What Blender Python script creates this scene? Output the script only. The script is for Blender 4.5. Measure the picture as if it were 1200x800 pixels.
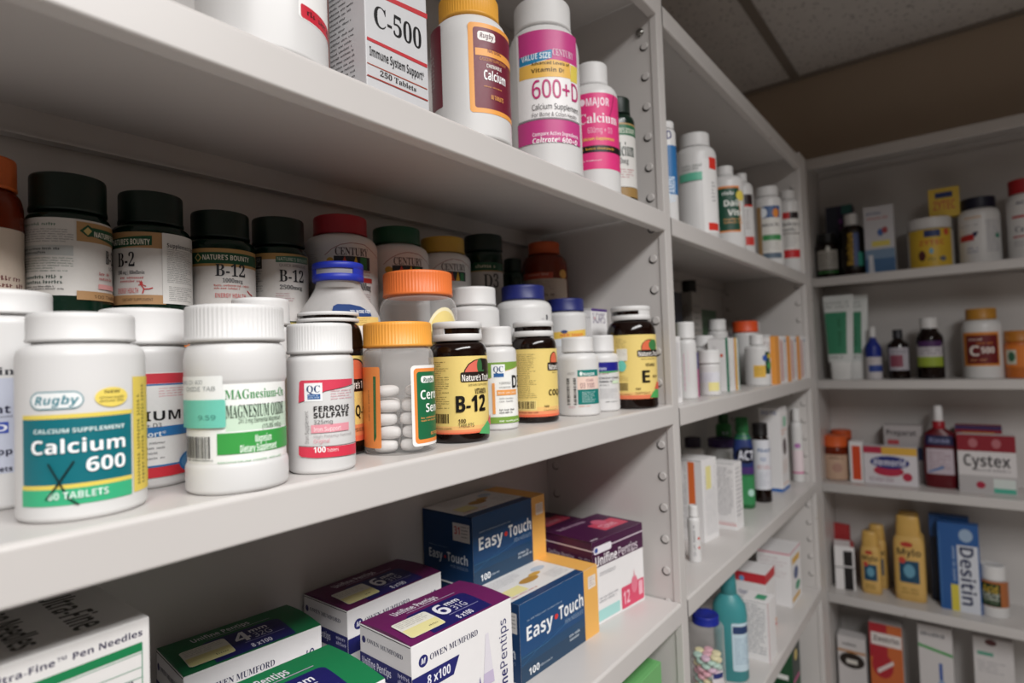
import bpy, bmesh, math, random
from mathutils import Vector, Matrix
random.seed(7)
for _o in list(bpy.data.objects): bpy.data.objects.remove(_o)
SC = bpy.context.scene
COL = SC.collection
HC = 1.5                                   # camera height above the floor

# ------------------------------------------------------------------ camera
cam = bpy.data.cameras.new('camera')
cam.sensor_width = 36.0
cam.lens = 685.221 / 1200 * 36
cam.clip_start = 0.02
cam.dof.use_dof = True
cam.dof.focus_distance = 0.43
cam.dof.aperture_fstop = 5.6
cam_ob = bpy.data.objects.new('camera', cam)
COL.objects.link(cam_ob)
_f = Vector((-0.61442269, 0.78841422, 0.02979559)); _r = Vector((0.78762664, 0.6151421, -0.035277)); _u = _r.cross(_f)
cam_ob.matrix_world = Matrix(((_r.x, _u.x, -_f.x, 0), (_r.y, _u.y, -_f.y, 0), (_r.z, _u.z, -_f.z, HC), (0, 0, 0, 1)))
SC.camera = cam_ob

# ------------------------------------------------------------------ light and exposure
SC.view_settings.view_transform = 'Standard'
SC.view_settings.look = 'None'
SC.view_settings.gamma = 1.0
SC.view_settings.use_curve_mapping = False
SC.view_settings.exposure = 0.0
world = bpy.data.worlds.new('world'); SC.world = world; world.use_nodes = True
world.node_tree.nodes['Background'].inputs[0].default_value = (1.0, 0.93, 0.86, 1)
world.node_tree.nodes['Background'].inputs[1].default_value = 0.02

def area(name, loc, sx, sy, power, col):
    l = bpy.data.lights.new(name, 'AREA'); l.shape = 'RECTANGLE'; l.size = sx; l.size_y = sy
    l.energy = power; l.color = col; l.spread = math.radians(158)
    o = bpy.data.objects.new(name, l); COL.objects.link(o); o.location = loc
    return o
# the ceiling fixture over the aisle, beside the camera (an area lamp under its diffuser)
area('ceiling_light_lamp', (0.735, -0.22, HC + 0.89), 0.38, 1.66, 49.0, (1.0, 0.99, 0.982))

# ------------------------------------------------------------------ materials
MATS = {}
def lin(h):
    h = h.lstrip('#')
    c = [int(h[i:i + 2], 16) / 255 for i in (0, 2, 4)]
    return tuple((x / 12.92 if x <= 0.04045 else ((x + 0.055) / 1.055) ** 2.4) for x in c)
def mat(key, hexcol, rough=0.4, var=0.04, scale=60.0, bump=0.0, trans=0.0, ior=1.45, metal=0.0, clear=None, sss=0.0, vscale=None, emit=0.0):
    """procedural material: principled shader, colour and gloss broken up by noise"""
    if key in MATS: return MATS[key]
    m = bpy.data.materials.new(key); m.use_nodes = True; MATS[key] = m
    nt = m.node_tree; b = nt.nodes['Principled BSDF']
    tc = nt.nodes.new('ShaderNodeTexCoord'); n = nt.nodes.new('ShaderNodeTexNoise')
    n.inputs['Scale'].default_value = scale; n.inputs['Detail'].default_value = 4
    nt.links.new(tc.outputs['Object'], n.inputs['Vector'])
    c = lin(hexcol); mx = nt.nodes.new('ShaderNodeMix'); mx.data_type = 'RGBA'
    mx.inputs['A'].default_value = tuple(x * (1 - var) for x in c) + (1,)
    mx.inputs['B'].default_value = tuple(min(1, x * (1 + var)) for x in c) + (1,)
    nt.links.new(n.outputs['Fac'], mx.inputs['Factor']); nt.links.new(mx.outputs['Result'], b.inputs['Base Color'])
    mr = nt.nodes.new('ShaderNodeMapRange'); mr.inputs['To Min'].default_value = max(0, rough - 0.05); mr.inputs['To Max'].default_value = rough + 0.05
    nt.links.new(n.outputs['Fac'], mr.inputs['Value']); nt.links.new(mr.outputs['Result'], b.inputs['Roughness'])
    b.inputs['IOR'].default_value = ior; b.inputs['Metallic'].default_value = metal
    b.inputs['Transmission Weight'].default_value = trans
    if sss:
        b.inputs['Subsurface Weight'].default_value = sss; b.inputs['Subsurface Radius'].default_value = (0.006, 0.005, 0.004); b.inputs['Subsurface Scale'].default_value = 1.0
    if emit:
        b.inputs['Emission Color'].default_value = c + (1,); b.inputs['Emission Strength'].default_value = emit
    if bump:
        bp = nt.nodes.new('ShaderNodeBump'); bp.inputs['Strength'].default_value = bump; bp.inputs['Distance'].default_value = 0.001
        nt.links.new(n.outputs['Fac'], bp.inputs['Height']); nt.links.new(bp.outputs['Normal'], b.inputs['Normal'])
    return m
def clear_mat(key, hexcol, alpha, rough):
    """thin see-through plastic: part transparent, part glossy and milky"""
    if key in MATS: return MATS[key]
    m = mat(key, hexcol, rough, 0.05, 300)
    nt = m.node_tree; b = nt.nodes['Principled BSDF']; out = nt.nodes['Material Output']
    tr = nt.nodes.new('ShaderNodeBsdfTransparent'); mx = nt.nodes.new('ShaderNodeMixShader'); lw = nt.nodes.new('ShaderNodeLayerWeight')
    lw.inputs['Blend'].default_value = 0.35
    ma = nt.nodes.new('ShaderNodeMath'); ma.operation = 'MULTIPLY_ADD'; ma.inputs[1].default_value = 1 - alpha; ma.inputs[2].default_value = alpha; ma.use_clamp = True
    pw = nt.nodes.new('ShaderNodeMath'); pw.operation = 'POWER'; pw.inputs[1].default_value = 2.2
    nt.links.new(lw.outputs['Facing'], pw.inputs[0]); nt.links.new(pw.outputs[0], ma.inputs[0]); nt.links.new(ma.outputs[0], mx.inputs[0])
    nt.links.new(tr.outputs[0], mx.inputs[1]); nt.links.new(b.outputs[0], mx.inputs[2]); nt.links.new(mx.outputs[0], out.inputs['Surface'])
    return m
def add_scuffs(m, col='#8a7a6a'):
    """sparse small scuffs and chips in the paint"""
    nt = m.node_tree; b = nt.nodes['Principled BSDF']; tc = nt.nodes.new('ShaderNodeTexCoord')
    v = nt.nodes.new('ShaderNodeTexVoronoi'); v.inputs['Scale'].default_value = 13; v.inputs['Randomness'].default_value = 1.0
    nt.links.new(tc.outputs['Object'], v.inputs['Vector'])
    r = nt.nodes.new('ShaderNodeMapRange'); r.inputs['From Min'].default_value = 0.028; r.inputs['From Max'].default_value = 0.05
    r.inputs['To Min'].default_value = 0.55; r.inputs['To Max'].default_value = 0.0
    nt.links.new(v.outputs['Distance'], r.inputs['Value'])
    mx = nt.nodes.new('ShaderNodeMix'); mx.data_type = 'RGBA'; old = b.inputs['Base Color'].links[0].from_socket
    mx.inputs['B'].default_value = lin(col) + (1,); nt.links.new(r.outputs['Result'], mx.inputs['Factor']); nt.links.new(old, mx.inputs['A'])
    nt.links.new(mx.outputs['Result'], b.inputs['Base Color'])
def ink(h): return mat('ink_' + h, '#' + h, 0.42, 0.03, 500)
PAINT = mat('shelf_paint', '#c8c4c1', 0.34, 0.035, 9, 0.02)
add_scuffs(PAINT)
WHITE = mat('white_plastic', '#dad9d8', 0.36, 0.015, 40, 0, 0, 1.46)
CAPW = mat('white_cap_plastic', '#dcdbda', 0.45, 0.015, 60)
CARD = mat('white_card', '#eceaea', 0.5, 0.02, 120)
def plastic(h, rough=0.38): return mat('plastic_' + h, '#' + h, rough, 0.04, 60)
AMBER = mat('dark_brown_glass', '#160a07', 0.12, 0.1, 40)
GREENG = mat('dark_green_plastic', '#08261a', 0.2, 0.1, 40, 0, 0.15)
ORANGEG = mat('orange_brown_plastic', '#7a2a10', 0.22, 0.1, 40, 0, 0.25)
STEEL = mat('bolt_steel', '#8c8a86', 0.25, 0.05, 80, 0, 0, 1.45, 1.0)
DARK = mat('dark_gap', '#15110f', 0.7)
BODY = {'W': WHITE, 'A': AMBER, 'G': GREENG, 'O': ORANGEG,
        'C': clear_mat('clear_plastic', '#e6e4e2', 0.08, 0.12),
        'F': clear_mat('frosted_plastic', '#d8d6d4', 0.17, 0.25),
        'T': clear_mat('cloudy_plastic', '#c9c6c4', 0.72, 0.35)}
def bodymat(k): return BODY[k] if k in BODY else plastic(k)

# ------------------------------------------------------------------ mesh helpers
class MB:
    def __init__(s): s.v = []; s.f = []; s.m = []; s.s = []; s.mats = []
    def slot(s, m):
        if m not in s.mats: s.mats.append(m)
        return s.mats.index(m)
    def add(s, verts, faces, m, smooth=False):
        b = len(s.v); k = s.slot(m); s.v += [tuple(p) for p in verts]
        for f in faces: s.f.append([b + i for i in f]); s.m.append(k); s.s.append(smooth)
    def box(s, x0, y0, z0, x1, y1, z1, m):
        v = [(x, y, z) for z in (z0, z1) for (x, y) in ((x0, y0), (x1, y0), (x1, y1), (x0, y1))]
        s.add(v, [(3, 2, 1, 0), (4, 5, 6, 7), (0, 1, 5, 4), (1, 2, 6, 5), (2, 3, 7, 6), (3, 0, 4, 7)], m)
    def rbox(s, x0, y0, z0, x1, y1, z1, m, r=0.0008):
        """box with chamfered edges"""
        bm = bmesh.new(); bmesh.ops.create_cube(bm, size=1)
        for v in bm.verts: v.co = Vector(((x0 + x1) / 2 + v.co.x * (x1 - x0), (y0 + y1) / 2 + v.co.y * (y1 - y0), (z0 + z1) / 2 + v.co.z * (z1 - z0)))
        bmesh.ops.bevel(bm, geom=bm.edges[:], offset=r, segments=2, profile=0.6, affect='EDGES')
        bm.verts.index_update(); s.add([v.co[:] for v in bm.verts], [[v.index for v in f.verts] for f in bm.faces], m); bm.free()
    def loft(s, secs, m, seg=48, caps=(True, True), smooth=True, ribs=None):
        """secs: (z, rx, ry, n, cx, cy) super-ellipse rings; ribs (i0, i1, depth) grooves rings i0..i1"""
        rings = []
        for i, q in enumerate(secs):
            z, rx, ry = q[0], q[1], q[2] if len(q) > 2 else q[1]
            n = q[3] if len(q) > 3 else 2.0; cx = q[4] if len(q) > 4 else 0; cy = q[5] if len(q) > 5 else 0
            ring = []
            for k in range(seg):
                a = 2 * math.pi * k / seg; c, t = math.cos(a), math.sin(a)
                d = (abs(c) ** n + abs(t) ** n) ** (-1 / n)
                if ribs and ribs[0] <= i <= ribs[1] and k % 3 == 0: d *= 1 - ribs[2]
                ring.append((cx + rx * d * c, cy + ry * d * t, z))
            rings.append(ring)
        v = [p for r in rings for p in r]; f = []
        for i in range(len(rings) - 1):
            for k in range(seg):
                a, b = i * seg + k, i * seg + (k + 1) % seg
                f.append((a, b, b + seg, a + seg))
        s.add(v, f, m, smooth)
        if caps[0]: s.add(rings[0][::-1], [tuple(range(seg))], m)
        if caps[1]: s.add(rings[-1], [tuple(range(seg))], m)
    def build(s, name, parent=None, loc=None):
        me = bpy.data.meshes.new(name); me.from_pydata(s.v, [], s.f)
        for m in s.mats: me.materials.append(m)
        me.polygons.foreach_set('material_index', s.m); me.polygons.foreach_set('use_smooth', s.s); me.update()
        o = bpy.data.objects.new(name, me); COL.objects.link(o)
        if parent: o.parent = parent
        if loc: o.location = loc
        return o
def tag(o, label=None, cat=None, group=None, kind=None):
    for k, v in (('label', label), ('category', cat), ('group', group), ('kind', kind)):
        if v: o[k] = v
    return o
def empty(name, loc, rz=0.0):
    o = bpy.data.objects.new(name, None); o.empty_display_size = 0.02; COL.objects.link(o)
    o.location = loc; o.rotation_euler = (0, 0, rz); return o
def ell(n, a0, a1): return [a0 + (a1 - a0) * i / n for i in range(n + 1)]

# ------------------------------------------------------------------ lettering and printed art
def glyphs(t, st):
    o = ''
    U = {'b': 0x1D5D4, 'h': 0x1D5A0, 'f': 0x1D400, 'i': 0x1D63C}[st]; D = {'b': 0x1D7EC, 'h': 0x1D7E2, 'f': 0x1D7CE, 'i': 0x1D7EC}[st]
    for ch in t:
        if 'A' <= ch <= 'Z': o += chr(U + ord(ch) - 65)
        elif 'a' <= ch <= 'z': o += chr(U + 26 + ord(ch) - 97)
        elif '0' <= ch <= '9': o += chr(D + ord(ch) - 48)
        else: o += ch
    return o
_TX = {}; _GL = {}; _CAP = {}
def draw_glyphs(pairs):
    """outlines of every letter used, drawn once: each letter is one line of a text curve, followed by a
    plain H whose place tells how far the letter advances"""
    chars = sorted({g for t, s in pairs for g in glyphs(t, s)} | {glyphs('H', s) for s in 'bhfi'} | {' '})
    rows = ['H', 'HH'] + [g + 'H' for g in chars]
    c = bpy.data.curves.new('t', 'FONT'); c.body = '\n'.join(rows); c.size = 1.0; c.resolution_u = 3; c.space_line = 3.0
    o = bpy.data.objects.new('t', c); COL.objects.link(o)
    dg = bpy.context.evaluated_depsgraph_get(); e = o.evaluated_get(dg); me = e.to_mesh()
    P = [(p.co.x, p.co.y) for p in me.vertices]; F = [tuple(p.vertices) for p in me.polygons]
    e.to_mesh_clear(); bpy.data.objects.remove(o); bpy.data.curves.remove(c)
    ys = sorted({round(P[i][1], 3) for f in F for i in f}, reverse=True)
    base0 = min(y for y in ys if y > ys[0] - 1.0); nxt = [y for y in ys if y < base0 - 0.6]
    sp = base0 - min(y for y in nxt if y > nxt[0] - 1.0); rowf = {}
    for f in F: rowf.setdefault(int(round((base0 + 0.3 - sum(P[i][1] for i in f) / len(f)) / sp)), []).append(f)
    xs = [P[i][0] for f in rowf[0] for i in f]; lsb, wH = min(xs), max(xs) - min(xs)
    for k, g in enumerate(chars, 2):
        fs = rowf.get(k, []); hl = max(P[i][0] for f in fs for i in f) - wH; idx = {}; v = []; fl = []
        for f in fs:
            if min(P[i][0] for i in f) > hl - 0.0015 and max(P[i][0] for i in f) > hl + 0.001: continue     # the H
            for i in f:
                if i not in idx: idx[i] = len(v); v.append((P[i][0], P[i][1] - base0 + sp * k))
            fl.append([idx[i] for i in f])
        _GL[g] = (v, fl, hl - lsb)
    for s in 'bhfi': _CAP[s] = max(p[1] for p in _GL[glyphs('H', s)][0])
def text_mesh(t, st):
    """a line of lettering: verts, faces, width; baseline 0, capital height 1, starts at x = 0"""
    if (t, st) in _TX: return _TX[(t, st)]
    v = []; f = []; x = 0.0
    for g in glyphs(t, st):
        gv, gf, adv = _GL[g]; n = len(v); v += [(px + x, py) for px, py in gv]; f += [[n + i for i in q] for q in gf]; x += adv
    if v:
        x0 = min(p[0] for p in v); k = _CAP[st]; v = [((px - x0) / k, py / k) for px, py in v]
        _TX[(t, st)] = (v, f, max(p[0] for p in v))
    else: _TX[(t, st)] = ([], [], 1)
    return _TX[(t, st)]
def cut_u(v, f, step):
    """split faces along u so that they can follow a curved surface"""
    bm = bmesh.new(); vs = [bm.verts.new((x, y, 0)) for x, y in v]
    for q in f:
        try: bm.faces.new([vs[i] for i in q])
        except ValueError: pass
    x0, x1 = min(p[0] for p in v), max(p[0] for p in v); k = math.floor(x0 / step) + 1
    while k * step < x1:
        bmesh.ops.bisect_plane(bm, geom=bm.verts[:] + bm.edges[:] + bm.faces[:], plane_co=(k * step, 0, 0), plane_no=(1, 0, 0)); k += 1
    bm.verts.index_update(); o = [(p.co.x, p.co.y) for p in bm.verts], [[p.index for p in q.verts] for q in bm.faces]
    bm.free(); return o
def shapes(e):
    """2-D outline of one printed element -> [(verts, faces)] in millimetres"""
    k = e[0]
    if k == 'r':
        _, u0, v0, u1, v1, c = e; return [([(u0, v0), (u1, v0), (u1, v1), (u0, v1)], [(0, 1, 2, 3)])], c
    if k == 'rr':
        _, u0, v0, u1, v1, rad, c = e; p = []
        rad = min(rad, abs(u1 - u0) / 2, abs(v1 - v0) / 2)
        for cx, cy, a in ((u1 - rad, v1 - rad, 0), (u0 + rad, v1 - rad, 90), (u0 + rad, v0 + rad, 180), (u1 - rad, v0 + rad, 270)):
            p += [(cx + rad * math.cos(math.radians(a + t)), cy + rad * math.sin(math.radians(a + t))) for t in (0, 22, 45, 68, 90)]
        return [(p, [tuple(range(len(p)))])], c
    if k == 'e':
        _, u0, v0, u1, v1, c = e
        p = [((u0 + u1) / 2 + (u1 - u0) / 2 * math.cos(a), (v0 + v1) / 2 + (v1 - v0) / 2 * math.sin(a)) for a in [math.tau * i / 28 for i in range(28)]]
        return [(p, [tuple(range(28))])], c
    if k == 'p':
        return [(list(e[1]), [tuple(range(len(e[1])))])], e[2]
    if k == 'l':
        out = []; w = e[2] / 2
        for (a, b), (c, d) in zip(e[1], e[1][1:]):
            L = math.hypot(c - a, d - b) or 1; nx, ny = -(d - b) / L * w, (c - a) / L * w
            out.append(([(a + nx, b + ny), (a - nx, b - ny), (c - nx, d - ny), (c + nx, d + ny)], [(0, 1, 2, 3)]))
        return out, e[3]
    if k == 'b':                                   # bar code
        _, u0, v0, u1, v1, vert, c = e; rnd = random.Random(int(u0 * 10)); v = []; f = []
        a, b = (u0, u1) if not vert else (v0, v1); x = a
        while x < b:
            w = rnd.choice((.25, .25, .5, .7)) * (b - a) / 16; n = len(v)
            q = min(x + w, b)
            v += [(x, v0), (q, v0), (q, v1), (x, v1)] if not vert else [(u0, x), (u1, x), (u1, q), (u0, q)]
            f.append((n, n + 1, n + 2, n + 3)); x += w + rnd.choice((.2, .35, .5)) * (b - a) / 16
        return [(v, f)], c
    if k == 'f':                                   # lines of print too small to read
        _, u0, v0, u1, v1, n, vert, c = e; rnd = random.Random(int(u0 * 7 + v1 * 13 + n)); v = []; f = []
        n = int(n * 1.6) if n > 2 else n; A0, A1, B0, B1 = (u0, u1, v0, v1) if not vert else (v0, v1, u0, u1)
        ph = (B1 - B0) / n
        for i in range(n):
            y1 = B1 - i * ph; y0 = y1 - ph * (0.46 if n > 2 else 0.7); x = A0; end = A1 - (A1 - A0) * rnd.choice((0, 0, .1, .3))
            while x < end - 0.2:
                w = min(rnd.uniform(1.2, 4.2) * ph, end - x); j = len(v)
                if ph > 0.75:                      # bigger lines: strokes of single letters
                    hh = y1 - y0; a = x
                    while a < x + w - 0.2 * hh:
                        b = a + hh * rnd.uniform(0.2, 0.34); t_ = y1 - (0 if rnd.random() < .25 else 0.26 * hh); m_ = y0 + hh * rnd.choice((0.12, 0.4, 0.58)); b2 = b + hh * 0.26
                        for (p0, q0, p1, q1) in ((a, y0, b, t_), (b, m_, b2, m_ + 0.17 * hh)):
                            j = len(v); v += [(p0, q0), (p1, q0), (p1, q1), (p0, q1)] if not vert else [(q0, p0), (q1, p0), (q1, p1), (q0, p1)]
                            f.append((j, j + 1, j + 2, j + 3))
                        a = b2 + hh * 0.14
                    x += w + 0.5 * ph; continue
                q = 1 if vert else max(1, math.ceil(w / 1.6))
                for s_ in range(q):                # short pieces, so a long word follows a curved label
                    a, b = x + w * s_ / q, x + w * (s_ + 1) / q; j = len(v)
                    v += [(a, y0), (b, y0), (b, y1), (a, y1)] if not vert else [(y0, a), (y1, a), (y1, b), (y0, b)]
                    f.append((j, j + 1, j + 2, j + 3))
                x += w + 0.4 * ph
        return ([(v, f)] if v else []), c
    if k == 't':
        _, t, st, u0, v0, u1, v1, rot, c = e; v, f, w = text_mesh(t, st)
        if not v: return [], c
        if rot == 0:
            sy = v1 - v0; sx = (u1 - u0) / w if u1 is not None else sy * 0.98
            return [([(u0 + x * sx, v0 + y * sy) for x, y in v], f)], c
        if rot == 90:                              # reads upwards
            sy = u1 - u0; sx = (v1 - v0) / w; return [([(u1 - y * sy, v0 + x * sx) for x, y in v], f)], c
        sy = u1 - u0; sx = (v1 - v0) / w; return [([(u0 + y * sy, v1 - x * sx) for x, y in v], f)], c
    raise ValueError(k)
def art(mb, els, fmap, curved):
    """lays printed elements on a surface; fmap(u, v, lift) in millimetres -> point"""
    for i, e in enumerate(els):
        shp, c = shapes(e); lift = 0.12 + 0.045 * i
        for v, f in shp:
            if curved and e[0] not in 'fb': v, f = cut_u(v, f, 1.6)
            if curved == 2:
                v, f = cut_u([(y, x) for x, y in v], f, 6.0); v = [(x, y) for y, x in v]
            mb.add([fmap(x, y, lift + (0.05 if e[0] == 't' and curved else 0)) for x, y in v], f, ink(c), bool(curved))
def cylmap(R, flat=1.0):
    def g(u, v, d):
        a = u / 1000 / R; r = R + d / 1000
        return ((R * flat + d / 1000) * math.cos(a), r * math.sin(a), v / 1000)
    return g
def planemap(o, eu, ev):
    o, eu, ev = Vector(o), Vector(eu), Vector(ev); n = eu.cross(ev)
    return lambda u, v, d: (o + eu * (u / 1000) + ev * (v / 1000) + n * (d / 1000))[:]

# all lettering is drawn once, before the scene fills up
draw_glyphs([("NATURE'S BOUNTY", 'b'), ("NATURE'S BOUNTY", 'h'), ("Nature's Truth", 'b'), ('(15.86 mEq)', 'h'), ('+ D3', 'h'), ('0516', 'b'), ('100 TABLETS', 'h'), ('100 mg | Riboflavin', 'f'), ('100 mg', 'h'), ('100', 'b'), ('1000IU', 'h'), ('1000mcg', 'f'), ('12', 'b'), ('12mm', 'b'), ('20% MORE FREE', 'b'), ('241.3 mg Elemental Magnesium', 'h'), ('250 Tablets', 'f'), ('2500mcg', 'f'), ('31', 'b'), ('31G', 'h'), ('325mg', 'h'), ('32G', 'h'), ('4', 'b'), ('400 IU', 'b'), ('400mg', 'f'), ('500', 'b'), ('6', 'b'), ('60 CAPSULES', 'h'), ('60 TABLETS', 'b'), ('60 softgels', 'b'), ('600', 'b'), ('600+D', 'h'), ('600mg + D3', 'h'), ('600mg', 'f'), ('8 x100', 'b'), ('9.3', 'b'), ('9.59', 'h'), ('ACME', 'b'), ('ACT', 'b'), ('Acid', 'b'), ('Advanced Levels of', 'b'), ('B-1', 'f'), ('B-12', 'b'), ('B-12', 'f'), ('B-2', 'f'), ('Bayley', 'i'), ('Bone Support*', 'b'), ('C', 'b'), ('C-500', 'f'), ('CALCIUM SUPPLEMENT', 'b'), ('CALCIUM SUPPLEMENT', 'h'), ('CALCIUM', 'b'), ('CAPSULES', 'h'), ('CENTURY', 'f'), ('CHEWABLE', 'b'), ('COQ-10', 'b'), ('Ca', 'f'), ('Calcium Citrate', 'i'), ('Calcium Supplement', 'b'), ('Calcium Supplement', 'h'), ('Calcium', 'b'), ('Calcium', 'f'), ('Caltrate* 600+D', 'i'), ('Cerovite', 'b'), ('Compare Active Ingredients', 'b'), ('Cystex', 'b'), ('D', 'b'), ('D3 1000', 'h'), ('D3', 'b'), ('D3', 'f'), ('DIETARY SUPPLEMENT', 'h'), ('Daily', 'b'), ('Desitin', 'b'), ('Dietary Supplement', 'b'), ('E', 'b'), ('ENERGY HEALTH', 'b'), ('Easy', 'b'), ('FERROUS', 'b'), ('Famotidine', 'i'), ('For Bone & Colon Health', 'h'), ('Hemorid', 'i'), ('High Potency Formula', 'h'), ('I-CAPS', 'h'), ('Immune System Support*', 'b'), ('Iron Supplement', 'h'), ('Iron Support', 'h'), ('Lax-A', 'i'), ('M', 'i'), ('MAG OX 400', 'h'), ('MAGNESIUM OXIDE 400 MG', 'h'), ('MAGNESIUM OXIDE', 'f'), ('MAGnesium-Ox', 'f'), ('MAJOR', 'b'), ('MULTI', 'b'), ('Magnesium', 'b'), ('Mucinex', 'b'), ('Mylo', 'b'), ('NATURAL', 'b'), ('NEW SHAPE', 'i'), ('NEW', 'b'), ('NR', 'h'), ('Nazil', 'b'), ('OWEN MUMFORD', 'f'), ('OXIDE TAB', 'h'), ('Original', 'h'), ('PEDIA', 'i'), ('PEN NEEDLES', 'h'), ('Pen Needles', 'b'), ('Pentips', 'h'), ('Preparat', 'b'), ('QC', 'f'), ('QUICK DISSOLVE', 'h'), ('Reducer', 'h'), ('Rinse', 'b'), ('Rising*', 'f'), ('Robitus', 'b'), ('Rugby', 'i'), ('SOFTGELS', 'h'), ('STD', 'b'), ('SULFATE', 'b'), ('Senior', 'b'), ('Senosin', 'f'), ('Strat', 'b'), ('Supplement Facts', 'b'), ('TABLETS', 'h'), ('Tablets', 'h'), ('Tablets, USP', 'i'), ('Touch', 'b'), ('Ultra-Fine', 'b'), ('Ultra-Fine™ Pen Needles', 'b'), ('Unifine Pentips', 'b'), ('Unifine', 'b'), ('VALUE SIZE', 'b'), ('VITAMIN', 'b'), ('VITAMIN', 'h'), ('Vitamin D!', 'b'), ('Vite', 'b'), ('ZYTEC', 'b'), ('Zostrin', 'b'), ('mm', 'b'), ('supp', 'b'), ('tablets', 'b'), ('vitamin', 'h'), ('vitamins.com', 'h')])

# ------------------------------------------------------------------ builders
def bottle(name, label, cat, group, loc, rot, R, hs, hn, h, rc, body='W', cap='ffffff', capstyle='ribbed', shape='std', els=(), sticker=(), lod=0, flat=1.0, slot=None):
    root = empty(name, loc, rot); tag(root, label, cat, group)
    seg = 64 if not lod else 32
    m = bodymat(body); b = MB(); rn = rc * 0.9 if capstyle != 'flip' else rc * 0.86; fb = min(0.003, R * 0.14)
    sec = [(0.0006, R - fb * 1.1), (0, R - fb)] if False else [(0.0, R - fb)]
    sec += [(fb - fb * math.cos(a), R - fb + fb * math.sin(a)) for a in ell(5, 0.25, math.pi / 2)]
    if shape == 'ringed':                          # straight jar with a bead at the top and bottom
        z1, z2 = 0.0155, hs - 0.0105
        sec += [(z1 - 0.002, R), (z1, R - 0.0006), (z1 + 0.0012, R - 0.0012), (z2 - 0.0012, R - 0.0012), (z2, R - 0.0006), (z2 + 0.0016, R)]
        Rl = R - 0.0012
    else: Rl = R
    sec.append((hs, R)); top = hn - 0.0012
    n = 9
    for a in ell(n, 0, math.pi / 2)[1:]:
        if shape == 'slope': t = a / (math.pi / 2); sec.append((hs + (top - hs) * t, R + (rn - R) * (t * t * (3 - 2 * t) * .7 + t * .3)))
        else: sec.append((hs + (top - hs) * math.sin(a), rn + (R - rn) * math.cos(a) ** 0.9))
    sec += [(hn + 0.004, rn)]
    if flat != 1: sec = [(z, r * flat if z < hn - 0.002 else r, r) for z, r in sec]
    b.loft(sec, m, seg); b.build('body', root)
    if body in ('C', 'F', 'T'): pass
    cm = CAPW if cap == 'ffffff' else plastic(cap, 0.42); c = MB(); e = min(0.0013, (h - hn) * 0.12)
    if capstyle == 'flip':                         # ring, dark slot and lid
        q = (h - hn); z1, z2 = hn + q * 0.36, hn + q * 0.64; e = min(0.0008, q * 0.06)
        c.loft([(hn, rc - e), (hn + e, rc), (z1 - e * .4, rc), (z1, rc - e * .5)], cm, seg); c.build('cap', root)
        i = MB(); i.loft([(z1 - 0.0002, rc * 0.93), (z2 + 0.0002, rc * 0.93)], AMBER if body == 'A' else plastic('8f8d94'), seg); i.build('cap_neck', root)
        l = MB(); l.loft([(z2, rc - e * .5), (z2 + e * .4, rc), (h - 2 * e, rc), (h - e * .5, rc - e * .7), (h, rc - e * 2.2)], cm, seg)
        if slot:                                   # the slot is open only over this arc; the hinge side is solid
            a0, a1 = math.radians(slot[1]), math.radians(slot[0] + 360); N = 24; v = []; f = []
            for k in range(N + 1):
                t = a0 + (a1 - a0) * k / N
                for r_ in (rc * 0.90, rc - 0.0002):
                    for z_ in (z1 - 0.0003, z2 + 0.0003): v.append((r_ * math.cos(t), r_ * math.sin(t), z_))
            for k in range(N):
                p, n4 = 4 * k, 4 * k + 4
                f += [(p + 2, n4 + 2, n4 + 3, p + 3), (p + 1, p, n4, n4 + 1)]
            f += [(0, 1, 3, 2), (4 * N + 2, 4 * N + 3, 4 * N + 1, 4 * N)]
            l.add(v, f, cm)
        else:
            a = math.radians(-150); l.rbox(rc * math.cos(a) - 0.004, rc * math.sin(a) - 0.004, z1, rc * math.cos(a) + 0.004, rc * math.sin(a) + 0.004, z2 + 0.001, cm, 0.0008)
        l.build('cap_lid', root)
    else:
        ss = (204 if not lod else 96) if capstyle == 'ribbed' else seg
        sk = rc + 0.0004
        prof = [(hn, rc - 0.0004), (hn + 0.0004, sk), (hn + (h - hn) * 0.1, sk), (hn + (h - hn) * 0.14, rc), (h - 2.2 * e, rc), (h - e, rc - 0.1 * e), (h - 0.3 * e, rc - 0.5 * e), (h, rc - 1.5 * e), (h, rc * 0.86), (h - 0.0006, rc * 0.82), (h - 0.0006, rc * 0.02)]
        c.loft(prof, cm, ss, ribs=(3, 4, 0.026) if capstyle == 'ribbed' else None); c.build('cap', root)
    if els:
        a = MB(); art(a, els, cylmap(Rl, flat), True); a.build('label', root)
    if sticker:
        a = MB(); art(a, sticker, (lambda g: (lambda u, v, d: g(u, v, d + 1.3)))(cylmap(Rl, flat)), True); a.build('price_sticker', root)
    return root
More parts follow.
